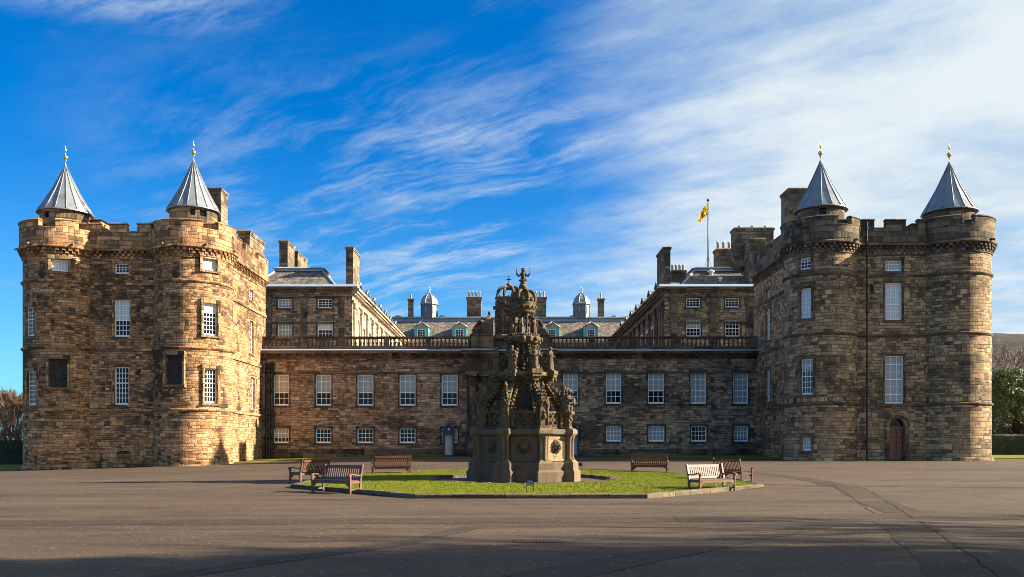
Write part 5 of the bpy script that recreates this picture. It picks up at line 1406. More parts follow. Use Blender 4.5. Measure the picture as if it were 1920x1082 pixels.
def build_fountain():
    b = MB()
    octl(b, [(1.98, -0.05), (1.98, 0.46), (1.90, 0.56), (1.90, 0.82), (1.80, 0.92), (1.80, 2.0), (1.86, 2.04), (1.95, 2.10), (1.95, 2.22), (1.88, 2.30), (1.60, 2.36), (1.55, 2.36)])
    fobj('octagonal_basin', b)
    # panels: sunk field framed by mouldings
    for k in range(8):
        a = k*pi/4; p = MB(); M_ = FM(a, 1.80)
        for (x0, x1, z0, z1) in ((-0.52, 0.52, 0.93, 1.02), (-0.52, 0.52, 1.90, 1.99), (-0.52, -0.44, 1.021, 1.899), (0.44, 0.52, 1.021, 1.899)):
            p.box(x0, x1, -0.05, 0.02, z0, z1, M_)
        p.box(-0.44, 0.44, -0.012, 0.02, 1.02, 1.90, M_)
        for q in range(10):
            blob(p, M_, (rF.uniform(-0.10, 0.10), -0.01, 1.22-0.03*q+rF.uniform(-.02, .02)), (0.05, 0.022, 0.04), 0.3)
        o = p.build('basin_panel', M[{1: 'fount_sun_bright', 4: 'fount_sun_bright', 6: 'fount_sun_mid'}.get(k, 'fount')], FN, local=True)  # right panel paled to look sunlit; two other sides repeat it
    lm = lion_mesh()
    for k in range(8):
        a = k*pi/4; p = FM(a, 1.80, 1.56).to_translation()
        inst('lion_mask', lm, FN, p, a)
    # buttress piers
    pm = MB()
    pm.box(-0.40, 0.40, -0.36, 0.34, -0.05, 0.46); pm.frust(-0.40, 0.40, -0.36, 0.34, 0.461, -0.33, 0.33, -0.29, 0.3, 0.56)
    pm.box(-0.33, 0.33, -0.29, 0.3, 0.561, 0.84); pm.frust(-0.33, 0.33, -0.29, 0.3, 0.841, -0.20, 0.20, -0.17, 0.3, 1.0)
    for x in (-0.12, 0.12, 0.0):
        y = -0.06 if x else -0.13
        pm.lathe([(0.10, 0.98), (0.10, 1.06), (0.075, 1.10), (0.075, 1.86), (0.10, 1.92), (0.11, 2.0)], 10, (x, y, 0))
    pm.box(-0.17, 0.17, -0.05, 0.3, 0.98, 2.0)
    pm.frust(-0.20, 0.20, -0.18, 0.3, 2.001, -0.29, 0.29, -0.27, 0.3, 2.12); pm.box(-0.29, 0.29, -0.27, 0.3, 2.121, 2.25); pm.frust(-0.29, 0.29, -0.27, 0.3, 2.251, -0.24, 0.24, -0.22, 0.3, 2.34)
    pme = pm.data('buttress_pier', M['fount']); pmn = pm.data('buttress_pier', M['fount_sun_mid'])  # second copy has painted sunlight in its stone colour
    # crocketed pinnacle
    pn = MB(); pn.box(-0.19, 0.19, -0.19, 0.19, 2.341, 2.46)
    pn.box(-0.15, 0.15, -0.15, 0.15, 2.461, 3.30)
    for s in (-1, 1):
        pn.tube([(s*0.16, -0.16, 2.46), (s*0.16, -0.16, 3.25)], 0.035, 6); pn.tube([(s*0.16, 0.16, 2.46), (s*0.16, 0.16, 3.25)], 0.035, 6)
    blob(pn, None, (0, -0.19, 2.85), (0.09, 0.07, 0.13)); blob(pn, None, (0, -0.17, 3.05), (0.06, 0.05, 0.06))
    for k in range(4):
        M_ = Matrix.Rotation(k*pi/2, 4, 'Z')
        pn.tube([M_ @ Vector(p) for p in ((-0.17, -0.17, 3.25), (-0.1, -0.19, 3.45), (0, -0.2, 3.62), (0.1, -0.19, 3.45), (0.17, -0.17, 3.25))], 0.035, 5)
    pn.frust(-0.15, 0.15, -0.15, 0.15, 3.301, -0.03, 0.03, -0.03, 0.03, 4.15)
    for k in range(4):
        M_ = Matrix.Rotation(k*pi/2+pi/4, 4, 'Z'); crockets(pn, M_, [(0, -0.20, 3.35), (0, -0.06, 4.08)], 0.065, 0.035, 6)
    blob(pn, None, (0, 0, 4.20), 0.085); blob(pn, None, (0, 0, 4.31), 0.05)
    pnm = pn.data('pinnacle', M['fount'])
    bm = beast_mesh(1.15)
    # flying buttress
    fb = MB()
    arc = [(0, -1.80, 3.05), (0, -1.72, 3.55), (0, -1.52, 3.98), (0, -1.22, 4.28), (0, -0.95, 4.42)]
    lo = [(0, -1.72, 2.8), (0, -1.60, 3.30), (0, -1.40, 3.66), (0, -1.15, 3.9), (0, -0.95, 4.0)]
    for (p0, p1, q0, q1) in zip(arc[:-1], arc[1:], lo[:-1], lo[1:]):
        w = 0.085
        vs = []
        for x in (-w, w): vs += [(x, p0[1], p0[2]), (x, p1[1], p1[2]), (x, q1[1], q1[2]), (x, q0[1], q0[2])]
        fb.mesh(vs, [(0,1,2,3), (7,6,5,4), (0,4,5,1), (3,2,6,7), (0,3,7,4), (1,5,6,2)])
    crockets(fb, None, arc, 0.075, 0.065, 10)
    crockets(fb, Matrix.Translation((0, 0.02, -0.1)), lo, 0.055, 0.05, 9)
    fbm = fb.data('flying_buttress', M['fount'])
    Rp = 2.02
    for k in range(8):
        a = k*pi/4+pi/8
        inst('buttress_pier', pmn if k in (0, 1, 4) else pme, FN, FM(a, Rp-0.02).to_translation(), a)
        if k in (3, 5, 1): # seated beasts on some of the piers
            inst('heraldic_beast', bm, FN, FM(a, Rp-0.12, 3.05).to_translation(), a)
            st = MB(); st.frust(-0.2, 0.2, -0.2, 0.2, 2.341, -0.15, 0.15, -0.15, 0.15, 2.5); st.box(-0.14, 0.14, -0.14, 0.14, 2.501, 2.86); st.frust(-0.14, 0.14, -0.14, 0.14, 2.861, -0.24, 0.24, -0.26, 0.26, 2.99)
            for q in range(14): blob(st, None, (rF.uniform(-.16, .16), -0.15+rF.uniform(-.03, .03), rF.uniform(2.5, 2.9)), 0.055)
            inst('beast_pedestal', st.data('beast_pedestal', M['fount']), FN, FM(a, Rp-0.12).to_translation(), a)
        elif k == 7 or k == 6 or k == 0 or k == 2 or k == 4:
            inst('pinnacle', pnm, FN, FM(a, Rp-0.12).to_translation(), a)
        inst('flying_buttress', fbm, FN, (0, 0, 0), a)
    # pierced tracery parapet
    tr = MB(); w = 0.60
    tr.box(-w, w, -0.05, 0.05, 2.362, 2.43); tr.box(-w, w, -0.06, 0.06, 3.02, 3.10)
    for r_ in range(2):
        for c_ in range(4):
            x = -0.45+0.30*c_; z = 2.58+0.29*r_
            tr.tube([(x+0.135*cos(t*pi/6), -0.02, z+0.135*sin(t*pi/6)) for t in range(13)], 0.030, 5, cap=False)
            for t in range(4): tr.ball((x+0.075*cos(t*pi/2+pi/4), -0.02, z+0.075*sin(t*pi/2+pi/4)), 0.028, 5, 4)
    for x in (-0.3, 0, 0.3): blob(tr, None, (x, -0.04, 2.725), 0.045)
    tr.box(-w, w, 0.06, 0.09, 2.43, 3.02)
    trm = tr.data('tracery_panel', M['fount'])
    for k in range(8):
        a = k*pi/4; inst('tracery_panel', trm, FN, FM(a, 1.60).to_translation(), a)
    # second stage
    s2 = MB(); octl(s2, [(0.98, 2.36), (0.98, 3.1), (0.90, 3.16), (0.86, 3.2), (0.86, 4.42), (0.95, 4.5), (1.12, 4.62), (1.22, 4.68), (1.22, 4.80), (1.12, 4.86), (0.6, 4.88)])
    for k in range(8):
        a = k*pi/4+pi/8; M_ = FM(a, 1.0)
        s2.tube([M_ @ Vector((0, 0, 2.4)), M_ @ Vector((0, 0, 4.45))], 0.085, 8)
        for q in (3.2, 3.8, 4.35): s2.lathe([(0.08, q), (0.12, q+0.03), (0.12, q+0.07), (0.08, q+0.1)], 8, (0, 0, 0), M=M_)
        for q in range(5): blob(s2, FM(a, 1.1), (rF.uniform(-.1, .1), rF.uniform(-.08, .04), 4.52+0.06*q), 0.075)
    for k in range(8):
        a = k*pi/4; M_ = FM(a, 0.86)
        s2.tube([M_ @ Vector((x, -0.02, z)) for x, z in [(-0.23, 3.25), (-0.23, 4.0)]+[(0.23*cos(pi-pi*t/8), 4.0+0.25*sin(pi*t/8)) for t in range(1, 8)]+[(0.23, 4.0), (0.23, 3.25)]], 0.045, 6)
        for q in range(7): blob(s2, M_, (-0.25+0.083*q, -0.06, 4.30+0.10*sin(pi*q/6)), 0.055)
        s2.box(-0.26, 0.26, -0.12, 0.02, 3.10, 3.2, M_)
    for k in range(8):
        for sd in (-1, 1):
            for q in range(8):
                t = q/7; blob(s2, FM(k*pi/4+pi/8+sd*(0.10+0.05*t), 1.70-0.62*t), (0, 0, 3.15+1.15*t**0.8), (0.075, 0.075, 0.09), 0.35)
    fobj('second_stage', s2)
    for k in range(8):
        a = k*pi/4
        me = statue_mesh(40+k, 0.80)
        if k != 0: inst('statue', me, FN, FM(a, 0.99, 3.25).to_translation(), a)
        else:
            nk = MB(); nk.box(-0.19, 0.19, -0.03, 0.03, 3.3, 4.1); inst('niche_panel', nk.data('niche_panel', M['bronze']), FN, FM(a, 0.87).to_translation(), a)
    sm2 = [statue_mesh(60+k, 0.66) for k in range(3)]
    for k in range(8):      # small figures on the tracery
        a = k*pi/4+0.26*(1 if k % 2 else -1); inst('small_statue', sm2[k % 3], FN, FM(a, 1.76, 2.42).to_translation(), a)
    # ring of statues over the cornice
    for k in range(8):
        a = k*pi/4+pi/8; M_ = FM(a, 1.16)
        br = MB()
        for q, (hw, z0, z1) in enumerate(((0.12, 4.45, 4.62), (0.2, 4.622, 4.76), (0.24, 4.762, 4.92))): br.box(-hw, hw, -hw-0.05, hw, z0, z1)
        for q in range(8): blob(br, None, (rF.uniform(-.18, .18), -0.2+rF.uniform(-.05, .05), rF.uniform(4.48, 4.75)), 0.06)
        inst('statue_bracket', br.data('statue_bracket', M['fount']), FN, M_.to_translation(), a)
        inst('statue', statue_mesh(80+k, 1.02), FN, FM(a, 1.20, 4.97).to_translation(), a)
    # third stage: shaft with ogee crocketed ribs
    s3 = MB(); octl(s3, [(0.50, 4.86), (0.50, 5.0), (0.42, 5.06), (0.40, 6.05), (0.56, 6.15), (0.70, 6.25), (0.72, 6.32), (0.72, 6.44), (0.62, 6.50), (0.3, 6.52)])
    for k in range(8):
        a = k*pi/4; M_ = FM(a, 0.40)
        s3.tube([M_ @ Vector((x, -0.01, z)) for x, z in [(-0.12, 5.1), (-0.12, 5.75)]+[(0.12*cos(pi-pi*t/6), 5.75+0.16*sin(pi*t/6)) for t in range(1, 6)]+[(0.12, 5.75), (0.12, 5.1)]], 0.03, 5)
        blob(s3, FM(a, 0.70), (0, -0.05, 6.36), (0.10, 0.07, 0.10)); blob(s3, FM(a, 0.66), (0, 0, 6.22), (0.14, 0.08, 0.07))
        for q in range(5): blob(s3, FM(a, 0.64), (-0.22+0.11*q, 0, 6.53+0.02*(q % 2)), (0.035, 0.035, 0.06))
    for k in range(16):
        a = k*pi/8
        for q in range(9):
            t = q/8; rr = 0.98-0.50*t**0.7+rF.uniform(-.05, .05); blob(s3, FM(a+rF.uniform(-.07, .07), rr), (0, 0, 5.0+1.15*t), (0.075, 0.075, 0.085), 0.35)
    fobj('third_stage', s3)
    rb = MB(); cur = [(0, -1.02, 4.92), (0, -0.98, 5.25), (0, -0.82, 5.62), (0, -0.66, 5.92), (0, -0.60, 6.18)]
    ins = [(0, -0.80, 4.92), (0, -0.78, 5.2), (0, -0.64, 5.5), (0, -0.50, 5.8), (0, -0.46, 6.1)]
    for (p0, p1, q0, q1) in zip(cur[:-1], cur[1:], ins[:-1], ins[1:]):
        vs = []
        for x in (-0.06, 0.06): vs += [(x, p0[1], p0[2]), (x, p1[1], p1[2]), (x, q1[1], q1[2]), (x, q0[1], q0[2])]
        rb.mesh(vs, [(0,1,2,3), (7,6,5,4), (0,4,5,1), (3,2,6,7), (0,3,7,4), (1,5,6,2)])
    crockets(rb, None, cur, 0.07, 0.055, 9)
    rbm = rb.data('ogee_rib', M['fount'])
    for k in range(8): inst('ogee_rib', rbm, FN, (0, 0, 0), k*pi/4+pi/8)
    # open lantern with little figures for columns
    la = MB(); la.lathe([(0.60, 6.52), (0.60, 6.60), (0.5, 6.62), (0.0, 6.62)], 24, (0, 0, 0))
    la.lathe([(0.0, 7.50), (0.46, 7.50), (0.56, 7.54), (0.60, 7.60), (0.60, 7.66), (0.0, 7.66)], 24, (0, 0, 0))
    for k in range(8):
        a = k*pi/4+pi/8; M_ = FM(a, 0.47)
        la.lathe([(0.085, 6.62), (0.06, 6.68), (0.05, 6.75), (0.05, 7.38), (0.08, 7.45), (0.09, 7.51)], 8, (0, 0, 0), M=M_)
        M0, M1 = FM(a, 0.47), FM(a+pi/4, 0.47)
        A, B = M0.to_translation(), M1.to_translation()
        la.tube([A.lerp(B, t/8)+Vector((0, 0, 7.33+0.15*sin(pi*t/8))) for t in range(9)], 0.035, 5)
    fobj('open_lantern', la).scale = (0.84, 0.84, 1)
    lf = [statue_mesh(120+k, 0.74) for k in range(3)]
    for k in range(8):
        if k in (0, 7): continue
        a = k*pi/4+pi/8; inst('small_statue', lf[k % 3], FN, FM(a, 0.50, 6.62).to_translation(), a)
    # crown
    cr = MB(); cr.lathe([(0.55, 7.66), (0.66, 7.72), (0.70, 7.80), (0.66, 7.86), (0.64, 7.95), (0.68, 8.0), (0.66, 8.04), (0.4, 8.06), (0.0, 8.06)], 32, (0, 0, 0))
    for k in range(16):
        a = k*pi/8; M_ = FM(a, 0.66)
        blob(cr, M_, (0, 0, 8.10), (0.06, 0.05, 0.08)); blob(cr, M_, (0, -0.03, 7.80), 0.06)
        if k % 2 == 0:
            for s in (-1, 1): blob(cr, M_, (s*0.06, 0, 8.12), 0.045)
            blob(cr, M_, (0, 0, 8.20), (0.045, 0.04, 0.06))
    cr.lathe([(0.58, 8.0), (0.61, 8.15), (0.56, 8.34), (0.40, 8.48), (0.15, 8.53), (0.0, 8.53)], 24, (0, 0, 0))
    for k in range(8):
        a = k*pi/4+pi/8; cr.tube([FM(a) @ Vector(p) for p in ((0, -0.60, 8.04), (0, -0.66, 8.20), (0, -0.62, 8.40), (0, -0.46, 8.54), (0, -0.26, 8.57), (0, -0.08, 8.52))], [0.07, 0.075, 0.075, 0.07, 0.06, 0.06], 8)
    fobj('stone_crown', cr).scale = (0.80, 0.80, 1)
    fi = MB(); fi.ball((0, 0, 8.72), 0.185, 14, 10)
    fi.lathe([(0.10, 8.50), (0.10, 8.56)], 12, (0, 0, 0)); fi.lathe([(0.12, 8.86), (0.15, 8.92), (0.10, 8.96), (0.17, 9.03), (0.12, 9.04), (0.0, 9.04)], 12, (0, 0, 0))
    for k in range(8): blob(fi, FM(k*pi/4, 0.15), (0, 0, 9.04), 0.04)
    fobj('orb', fi)
    fg = MB(); fg.tube([(0, 0, 9.0), (0, 0, 9.14), (0, 0, 9.26), (0, 0, 9.38), (0, 0, 9.44)], [0.10, 0.115, 0.10, 0.12, 0.05], 10)
    fg.ball((0, -0.01, 9.50), (0.085, 0.09, 0.085), 10, 7); fg.ball((0, 0, 9.57), (0.10, 0.10, 0.035), 8, 5)
    for s in (-1, 1):
        fg.tube([(s*0.08, 0, 9.32), (s*0.20, -0.02, 9.23), (s*0.27, -0.04, 9.35)], [0.05, 0.045, 0.04], 7); fg.tube([(s*0.28, -0.05, 9.28), (s*0.28, -0.05, 9.62)], 0.016, 5)
    fobj('crowning_lion', fg)
build_fountain()
FN.scale = (1, 1, 0.92)

# ------------------------------------------------------------------ benches
def make_bench(name, label, wood):
    T = thing(name, label, 'bench', (0, 0, 0), 0, 'wooden benches round the octagonal lawn')
    W_ = 1.68; hw = W_/2; wd = M[wood]
    def part(n, mb): return mb.build(n, wd, T, local=True)
    s = MB()
    for i in range(6): s.box(-hw+0.03, hw-0.03, -0.50+0.085*i, -0.50+0.085*i+0.066, 0.405+0.002*abs(i-3), 0.432+0.002*abs(i-3))
    s.box(-hw+0.07, hw-0.07, -0.525, -0.485, 0.32, 0.404); s.box(-hw+0.07, hw-0.07, -0.04, -0.005, 0.32, 0.404)
    for x in (-hw+0.035, 0, hw-0.035): s.box(x-0.02, x+0.02, -0.484, -0.041, 0.33, 0.404)
    part('seat', s)
    b = MB(); sl = lambda z: 0.03+(z-0.43)*0.24
    n = 17
    for i in range(n):
        x = -hw+0.11+(W_-0.22)*i/(n-1); w = 0.026
        b.frust(x-w, x+w, sl(0.50), sl(0.50)+0.02, 0.50, x-w, x+w, sl(0.84), sl(0.84)+0.02, 0.84)
    b.frust(-hw+0.03, hw-0.03, sl(0.46)-0.01, sl(0.46)+0.035, 0.455, -hw+0.03, hw-0.03, sl(0.52)-0.01, sl(0.52)+0.035, 0.515)
    b.frust(-hw+0.03, hw-0.03, sl(0.84)-0.01, sl(0.84)+0.035, 0.83, -hw+0.03, hw-0.03, sl(0.92)-0.01, sl(0.92)+0.035, 0.925)
    part('backrest', b)
    for x in (-hw, hw):
        f = MB(); f.box(x-0.033, x+0.033, -0.54, -0.475, 0, 0.60)
        f.frust(x-0.03, x+0.03, -0.475, -0.40, 0.29, x-0.03, x+0.03, -0.476, -0.47, 0.40) if False else None
        part('leg', f)
        r = MB(); r.box(x-0.033, x+0.033, -0.03, 0.035, 0, 0.43); r.frust(x-0.033, x+0.033, -0.03, 0.035, 0.431, x-0.033, x+0.033, 0.09, 0.15, 0.955); part('leg', r)
        a = MB(); P = [(-0.60, 0.585), (-0.56, 0.625), (-0.46, 0.655), (-0.34, 0.645), (-0.2, 0.615), (-0.08, 0.605), (0.06, 0.63)]
        for (y0, z0), (y1, z1) in zip(P[:-1], P[1:]):
            vs = [(x-0.045,y0,z0-0.04),(x+0.045,y0,z0-0.04),(x+0.045,y1,z1-0.04),(x-0.045,y1,z1-0.04),(x-0.045,y0,z0),(x+0.045,y0,z0),(x+0.045,y1,z1),(x-0.045,y1,z1)]
            a.mesh(vs, [(0,3,2,1),(4,5,6,7),(0,1,5,4),(1,2,6,5),(2,3,7,6),(3,0,4,7)])
        part('armrest', a)
        t = MB(); t.box(x-0.02, x+0.02, -0.474, -0.031, 0.10, 0.155); t.box(x-0.022, x+0.022, -0.474, -0.031, 0.33, 0.40); part('stretcher', t)
    br = MB()
    for s_ in (-1, 1):
        x = s_*(hw-0.035); br.mesh([(x, -0.53, 0.20), (x, -0.53, 0.318), (x-s_*0.16, -0.53, 0.318), (x, -0.495, 0.20), (x, -0.495, 0.318), (x-s_*0.16, -0.495, 0.318)], [(0,1,2), (5,4,3), (0,2,5,3), (1,4,5,2), (0,3,4,1)])
    part('brace', br)
    return T
def dup(root, label):
    r = root.copy(); C.objects.link(r); r['label'] = label
    for ch in list(root.children):
        c = ch.copy(); C.objects.link(c); c.parent = r
    return r
B0 = make_bench('park_bench', 'dark brown bench facing the viewer at the near left edge of the lawn', 'wood')
def place(o, x, y, face):      # face: direction the sitter looks
    o.location = (x, y, g(x, y)); o.rotation_euler = (0, 0, atan2(face[0], -face[1]))
A_ = dup(B0, 'leftmost bench, its dark back turned to the lawn, behind the bench facing the viewer')
C_ = dup(B0, 'bench seen from behind, red brown in the sun, beyond the lawn left of the fountain')
D_ = dup(B0, 'bench seen from behind beyond the right of the lawn, one arm showing on its right')
F_ = dup(B0, 'rightmost bench, dark unlit back towards the lawn, beside the pale slatted one')
E_ = make_bench('park_bench', 'slatted bench gleaming pale in the sun, near right of the lawn', 'wood')
x, y = gp(640, 923); place(B0, x, y, (-0.52, -0.85))
x, y = gp(589, 905); place(A_, x, y, (-0.88, 0.44))
place(C_, -5.35, 40.6, (-0.30, 0.95))
place(D_, 6.75, 42.2, (0.28, 0.96))
x, y = gp(1325, 921); place(E_, x, y, (0.55, -0.84))
x, y = gp(1366, 903.5); place(F_, x, y, (0.82, 0.36))

# ------------------------------------------------------------------ lawn signs
def text_mesh(lines, size, mat):
    cu = bpy.data.curves.new('lettering', 'FONT'); cu.body = '\n'.join(lines); cu.size = size; cu.align_x = 'CENTER'; cu.extrude = 0.001; cu.space_line = 0.95
    o = bpy.data.objects.new('lettering', cu); C.objects.link(o)
    dg = bpy.context.evaluated_depsgraph_get(); me = bpy.data.meshes.new_from_object(o.evaluated_get(dg))
    bpy.data.objects.remove(o); bpy.data.curves.remove(cu); me.name = 'lettering'; me.materials.clear(); me.materials.append(mat); return me
def lawn_sign(x, y, label, rz):
    z = lawn_h(x, y)
    T = thing('lawn_sign', label, 'sign', (x, y, z), rz, 'keep off the grass signs')
    p = MB(); p.box(-0.12, 0.12, -0.012, 0.006, 0.20, 0.375); p.build('panel', M['navy'], T, local=True)
    for s in (-1, 1):
        l = MB(); l.frust(s*0.115-0.012, s*0.115+0.012, -0.012, 0.012, -0.03, s*0.10-0.012, s*0.10+0.012, 0.007, 0.03, 0.36); l.build('leg', M['navy'], T, local=True)
    o = inst('lettering', text_mesh(['Please', 'keep off', 'the grass'], 0.058, M['letter']), T, (0, -0.015, 0.325)); o.rotation_euler = (pi/2, 0, 0)
x, y = gp(994, 930); lawn_sign(x, y+0.15, 'small navy sign with white words on the front edge of the lawn', 0.0)
lawn_sign(3.55, 43.6, 'small navy sign on the far edge of the lawn seen from behind', pi)

# ------------------------------------------------------------------ sentry boxes
def sentry(px, label):
    x = fx(px, 70.6); y = 70.75; z = g(x, y)
    T = thing('sentry_box', label, 'sentry box', (x, y, z), 0, 'sentry boxes at the gate')
    w, H = 0.43, 1.95
    b = MB(); b.box(-w, -w+0.13, -0.42, 0.42, 0, H); b.box(w-0.13, w, -0.42, 0.42, 0, H); b.box(-w+0.13, w-0.13, 0.36, 0.42, 0, H); b.box(-w+0.13, w-0.13, -0.42, 0.36, 0, 0.10)
    n = 10; aw = w-0.13; zs = H-0.32
    arc = [(aw*cos(pi*i/n), zs+aw*0.8*sin(pi*i/n)) for i in range(n+1)]
    for (x0, z0), (x1, z1) in zip(arc[:-1], arc[1:]):
        b.add([(x1,-0.418,z1),(x0,-0.418,z0),(x0,-0.418,H+0.12),(x1,-0.418,H+0.12)]); b.add([(x0,-0.418,z0),(x1,-0.418,z1),(x1,-0.3,z1),(x0,-0.3,z0)])
    b.mesh([(-w,-0.42,H+0.001),(w,-0.42,H+0.001),(0,-0.42,H+0.50),(-w,0.42,H+0.001),(w,0.42,H+0.001),(0,0.42,H+0.50)], [(5,4,3),(0,3,4,1)])
    b.add([(-w,-0.42,H+0.12),(w,-0.42,H+0.12),(w*0.0,-0.42,H+0.5)]) ; b.add([(-w,-0.42,H),(w,-0.42,H),(w,-0.42,H+0.12),(-w,-0.42,H+0.12)])
    b.build('body', M['navy'], T, local=True)
    d = MB(); d.box(-aw+0.004, aw-0.004, 0.02, 0.06, 0.101, H-0.06)
    for q in (0.55, 1.15): d.box(-aw+0.004, aw-0.004, 0.0, 0.019, q, q+0.02)
    d.build('back_boards', M['cream'], T, local=True)
    r = MB(); V = [(-w-0.12,-0.52,H-0.05),(0,-0.52,H+0.56),(w+0.12,-0.52,H-0.05)]
    top = V+[(x_, 0.5, z_) for x_, _, z_ in V]; bot = [(x_, y_, z_+0.06) for x_, y_, z_ in top]
    r.mesh(top+bot, [(0,1,4,3),(1,2,5,4),(6,9,10,7),(7,10,11,8),(0,6,7,1),(1,7,8,2),(0,3,9,6),(2,8,11,5),(3,4,10,9),(4,5,11,10)])
    r.build('roof', M['navy'], T, local=True)
    k = MB(); k.ball((0,-0.44,H+0.20), (0.075,0.02,0.075), 12, 7); k.build('roundel', M['letter'], T, local=True)
sentry(841.5, 'navy sentry box with pointed roof against the wall left of the fountain')
sentry(1075.5, 'navy sentry box half hidden by the right side of the fountain')

# ------------------------------------------------------------------ flag
def flagpole():
    Y = 86.0; x = fx(1327.5, Y); z0, z1 = 17.9, fz(377, Y)
    T = thing('flagpole', 'tall thin grey flagpole on the roof of the shaded wing', 'flagpole', (x, Y, z0))
    p = MB(); p.tube([(x, Y, z0), (x, Y, z1)], [0.075, 0.045], 8); p.build('pole', M['iron'], T)
    b = MB(); b.ball((x, Y, z1+0.09), 0.13, 12, 8); b.build('finial', M['iron'], T)
    s = MB()
    for dx in (-0.5, 0.5): s.tube([(x+dx, Y-0.2, z0+0.4), (x, Y, z0+2.2)], 0.02, 5)
    s.build('stay', M['iron'], T)
    # flag drooping from the halyard: gathered cloth in folds
    f = MB(); nu, nv = 16, 12; zt = fz(383.5, Y)
    hoist = 1.05
    P = {}
    for i in range(nu+1):
        u = i/nu
        for j in range(nv+1):
            v = j/nv
            # upper edge swings out and falls steeply, lower folds tuck behind
            ex = -1.25*u**0.75*(1-0.32*u)-0.05
            ez = -1.62*u**1.15
            X_ = x+ex+0.42*(v)*u*(1-0.55*u)+0.06*sin(7*v+5*u)*u
            Z_ = zt+ez-hoist*v*(1-0.62*u)
            Y_ = Y+0.22*sin(6.5*v+2.0*u)*u**0.6+0.10*sin(10*u+3*v)
            P[i, j] = (X_, Y_, Z_)
    for i in range(nu):
        for j in range(nv):
            f.add([P[i, j], P[i, j+1], P[i+1, j+1], P[i+1, j]], [(i/nu, 1-j/nv), (i/nu, 1-(j+1)/nv), ((i+1)/nu, 1-(j+1)/nv), ((i+1)/nu, 1-j/nv)], True)
    o = f.build('flag', M['flag'])
    tag(o, 'yellow flag with a thin red border hanging limp from the rooftop pole', 'flag')
    # weld the grid so the cloth shades smoothly
    bm = bmesh.new(); bm.from_mesh(o.data); bmesh.ops.remove_doubles(bm, verts=bm.verts, dist=1e-4); bm.to_mesh(o.data); bm.free()
flagpole()
# ------------------------------------------------------------------ trees, hedges, hill
def branch_tree(x, y, h, seed, spread=0.5, levels=5, trunk_r=0.22, bark='bark', twig='twig', label='', group=None, twr=0.012, fork=3, lean=0.0, name='bare_tree'):
    r = random.Random(seed); T = thing(name, label, 'tree', (x, y, g(x, y)), 0, group)
    tr = MB(); cr = MB()
    def grow(p, d, L, rad, lv):
        n = 3; pts = [p]; q = p
        for i in range(n):
            d = (d+Vector((r.uniform(-1, 1), r.uniform(-1, 1), r.uniform(-0.3, 0.6)))*0.16).normalized(); q = q+d*(L/n); pts.append(q)
        rr = [rad*(1-0.35*i/n) for i in range(n+1)]
        (tr if lv <= 1 else cr).tube(pts, rr, 7 if lv < 2 else (4 if lv < 4 else 3), cap=lv < 2)
        if lv >= levels: return
        k = fork+(1 if r.random() < 0.5 else 0)
        for i in range(k):
            t = r.uniform(0.45, 1.0) if i else 1.0
            s = pts[0].lerp(pts[-1], t) if t < 1 else pts[-1]
            if t < 1:
                f = t*n; j = min(n-1, int(f)); s = pts[j].lerp(pts[j+1], f-j)
            a = r.uniform(0, 2*pi); sp = spread*r.uniform(0.6, 1.3)
            nd = (d+Vector((cos(a)*sp, sin(a)*sp, r.uniform(0.0, 0.35)))).normalized()
            grow(s, nd, L*r.uniform(0.62, 0.82), max(twr, rad*0.62*(0.9 if i else 1.0)*r.uniform(0.7, 1.0)), lv+1)
    grow(Vector((x, y, g(x, y)-0.2)), Vector((lean, 0, 1)).normalized(), h*0.30, trunk_r, 0)
    tr.build('trunk', M[bark], T); cr.build('crown', M[twig], T)
    return T
GL = 'leafless trees at the left edge'
branch_tree(-54.5, 98, 9.5, 1, 0.6, 5, 0.22, label='leafless brown tree at the far left edge, above the dark hedge', group=GL, twr=0.03, fork=4)
branch_tree(-50.5, 96, 8.8, 2, 0.55, 5, 0.20, label='leafless tree beside the left tower wall, pale branches over the hedge', group=GL, twr=0.03, fork=4, twig='bark_pale', bark='bark_pale')
branch_tree(-58.5, 104, 9.0, 3, 0.6, 5, 0.22, label='leafless russet tree cut by the left picture edge', group=GL, twr=0.03, fork=4)
def thicket(name, label, cx, cy, rx, ry, h, n, seed, mat):
    r = random.Random(seed); T = thing(name, label, 'shrub', (cx, cy, g(cx, cy)))
    s = MB()
    for i in range(n):
        x, y = cx+r.uniform(-rx, rx)*0.8, cy+r.uniform(-ry, ry)*0.8; z = g(x, y); hh = h*r.uniform(0.6, 1.05)
        p = Vector((x, y, z)); d = Vector((r.uniform(-.3, .3), r.uniform(-.3, .3), 1))
        pts = [p]
        for k in range(4):
            p = p+d*hh/4+Vector((r.uniform(-.12, .12), r.uniform(-.12, .12), 0)); pts.append(p)
            for q in range(2):
                e = p+Vector((r.uniform(-.6, .6), r.uniform(-.6, .6), r.uniform(0.1, 0.6))); s.tube([p, (p+e)/2+Vector((0, 0, 0.06)), e], [0.018, 0.014, 0.008], 3, False)
        s.tube(pts, [0.04, 0.035, 0.028, 0.02, 0.01], 4, False)
    s.build('stems', M[mat], T)
thicket('winter_shrub', 'dense russet brown leafless shrubs above the hedge by the left tower', -52, 90, 5.5, 4, 4.9, 330, 4, 'twig')
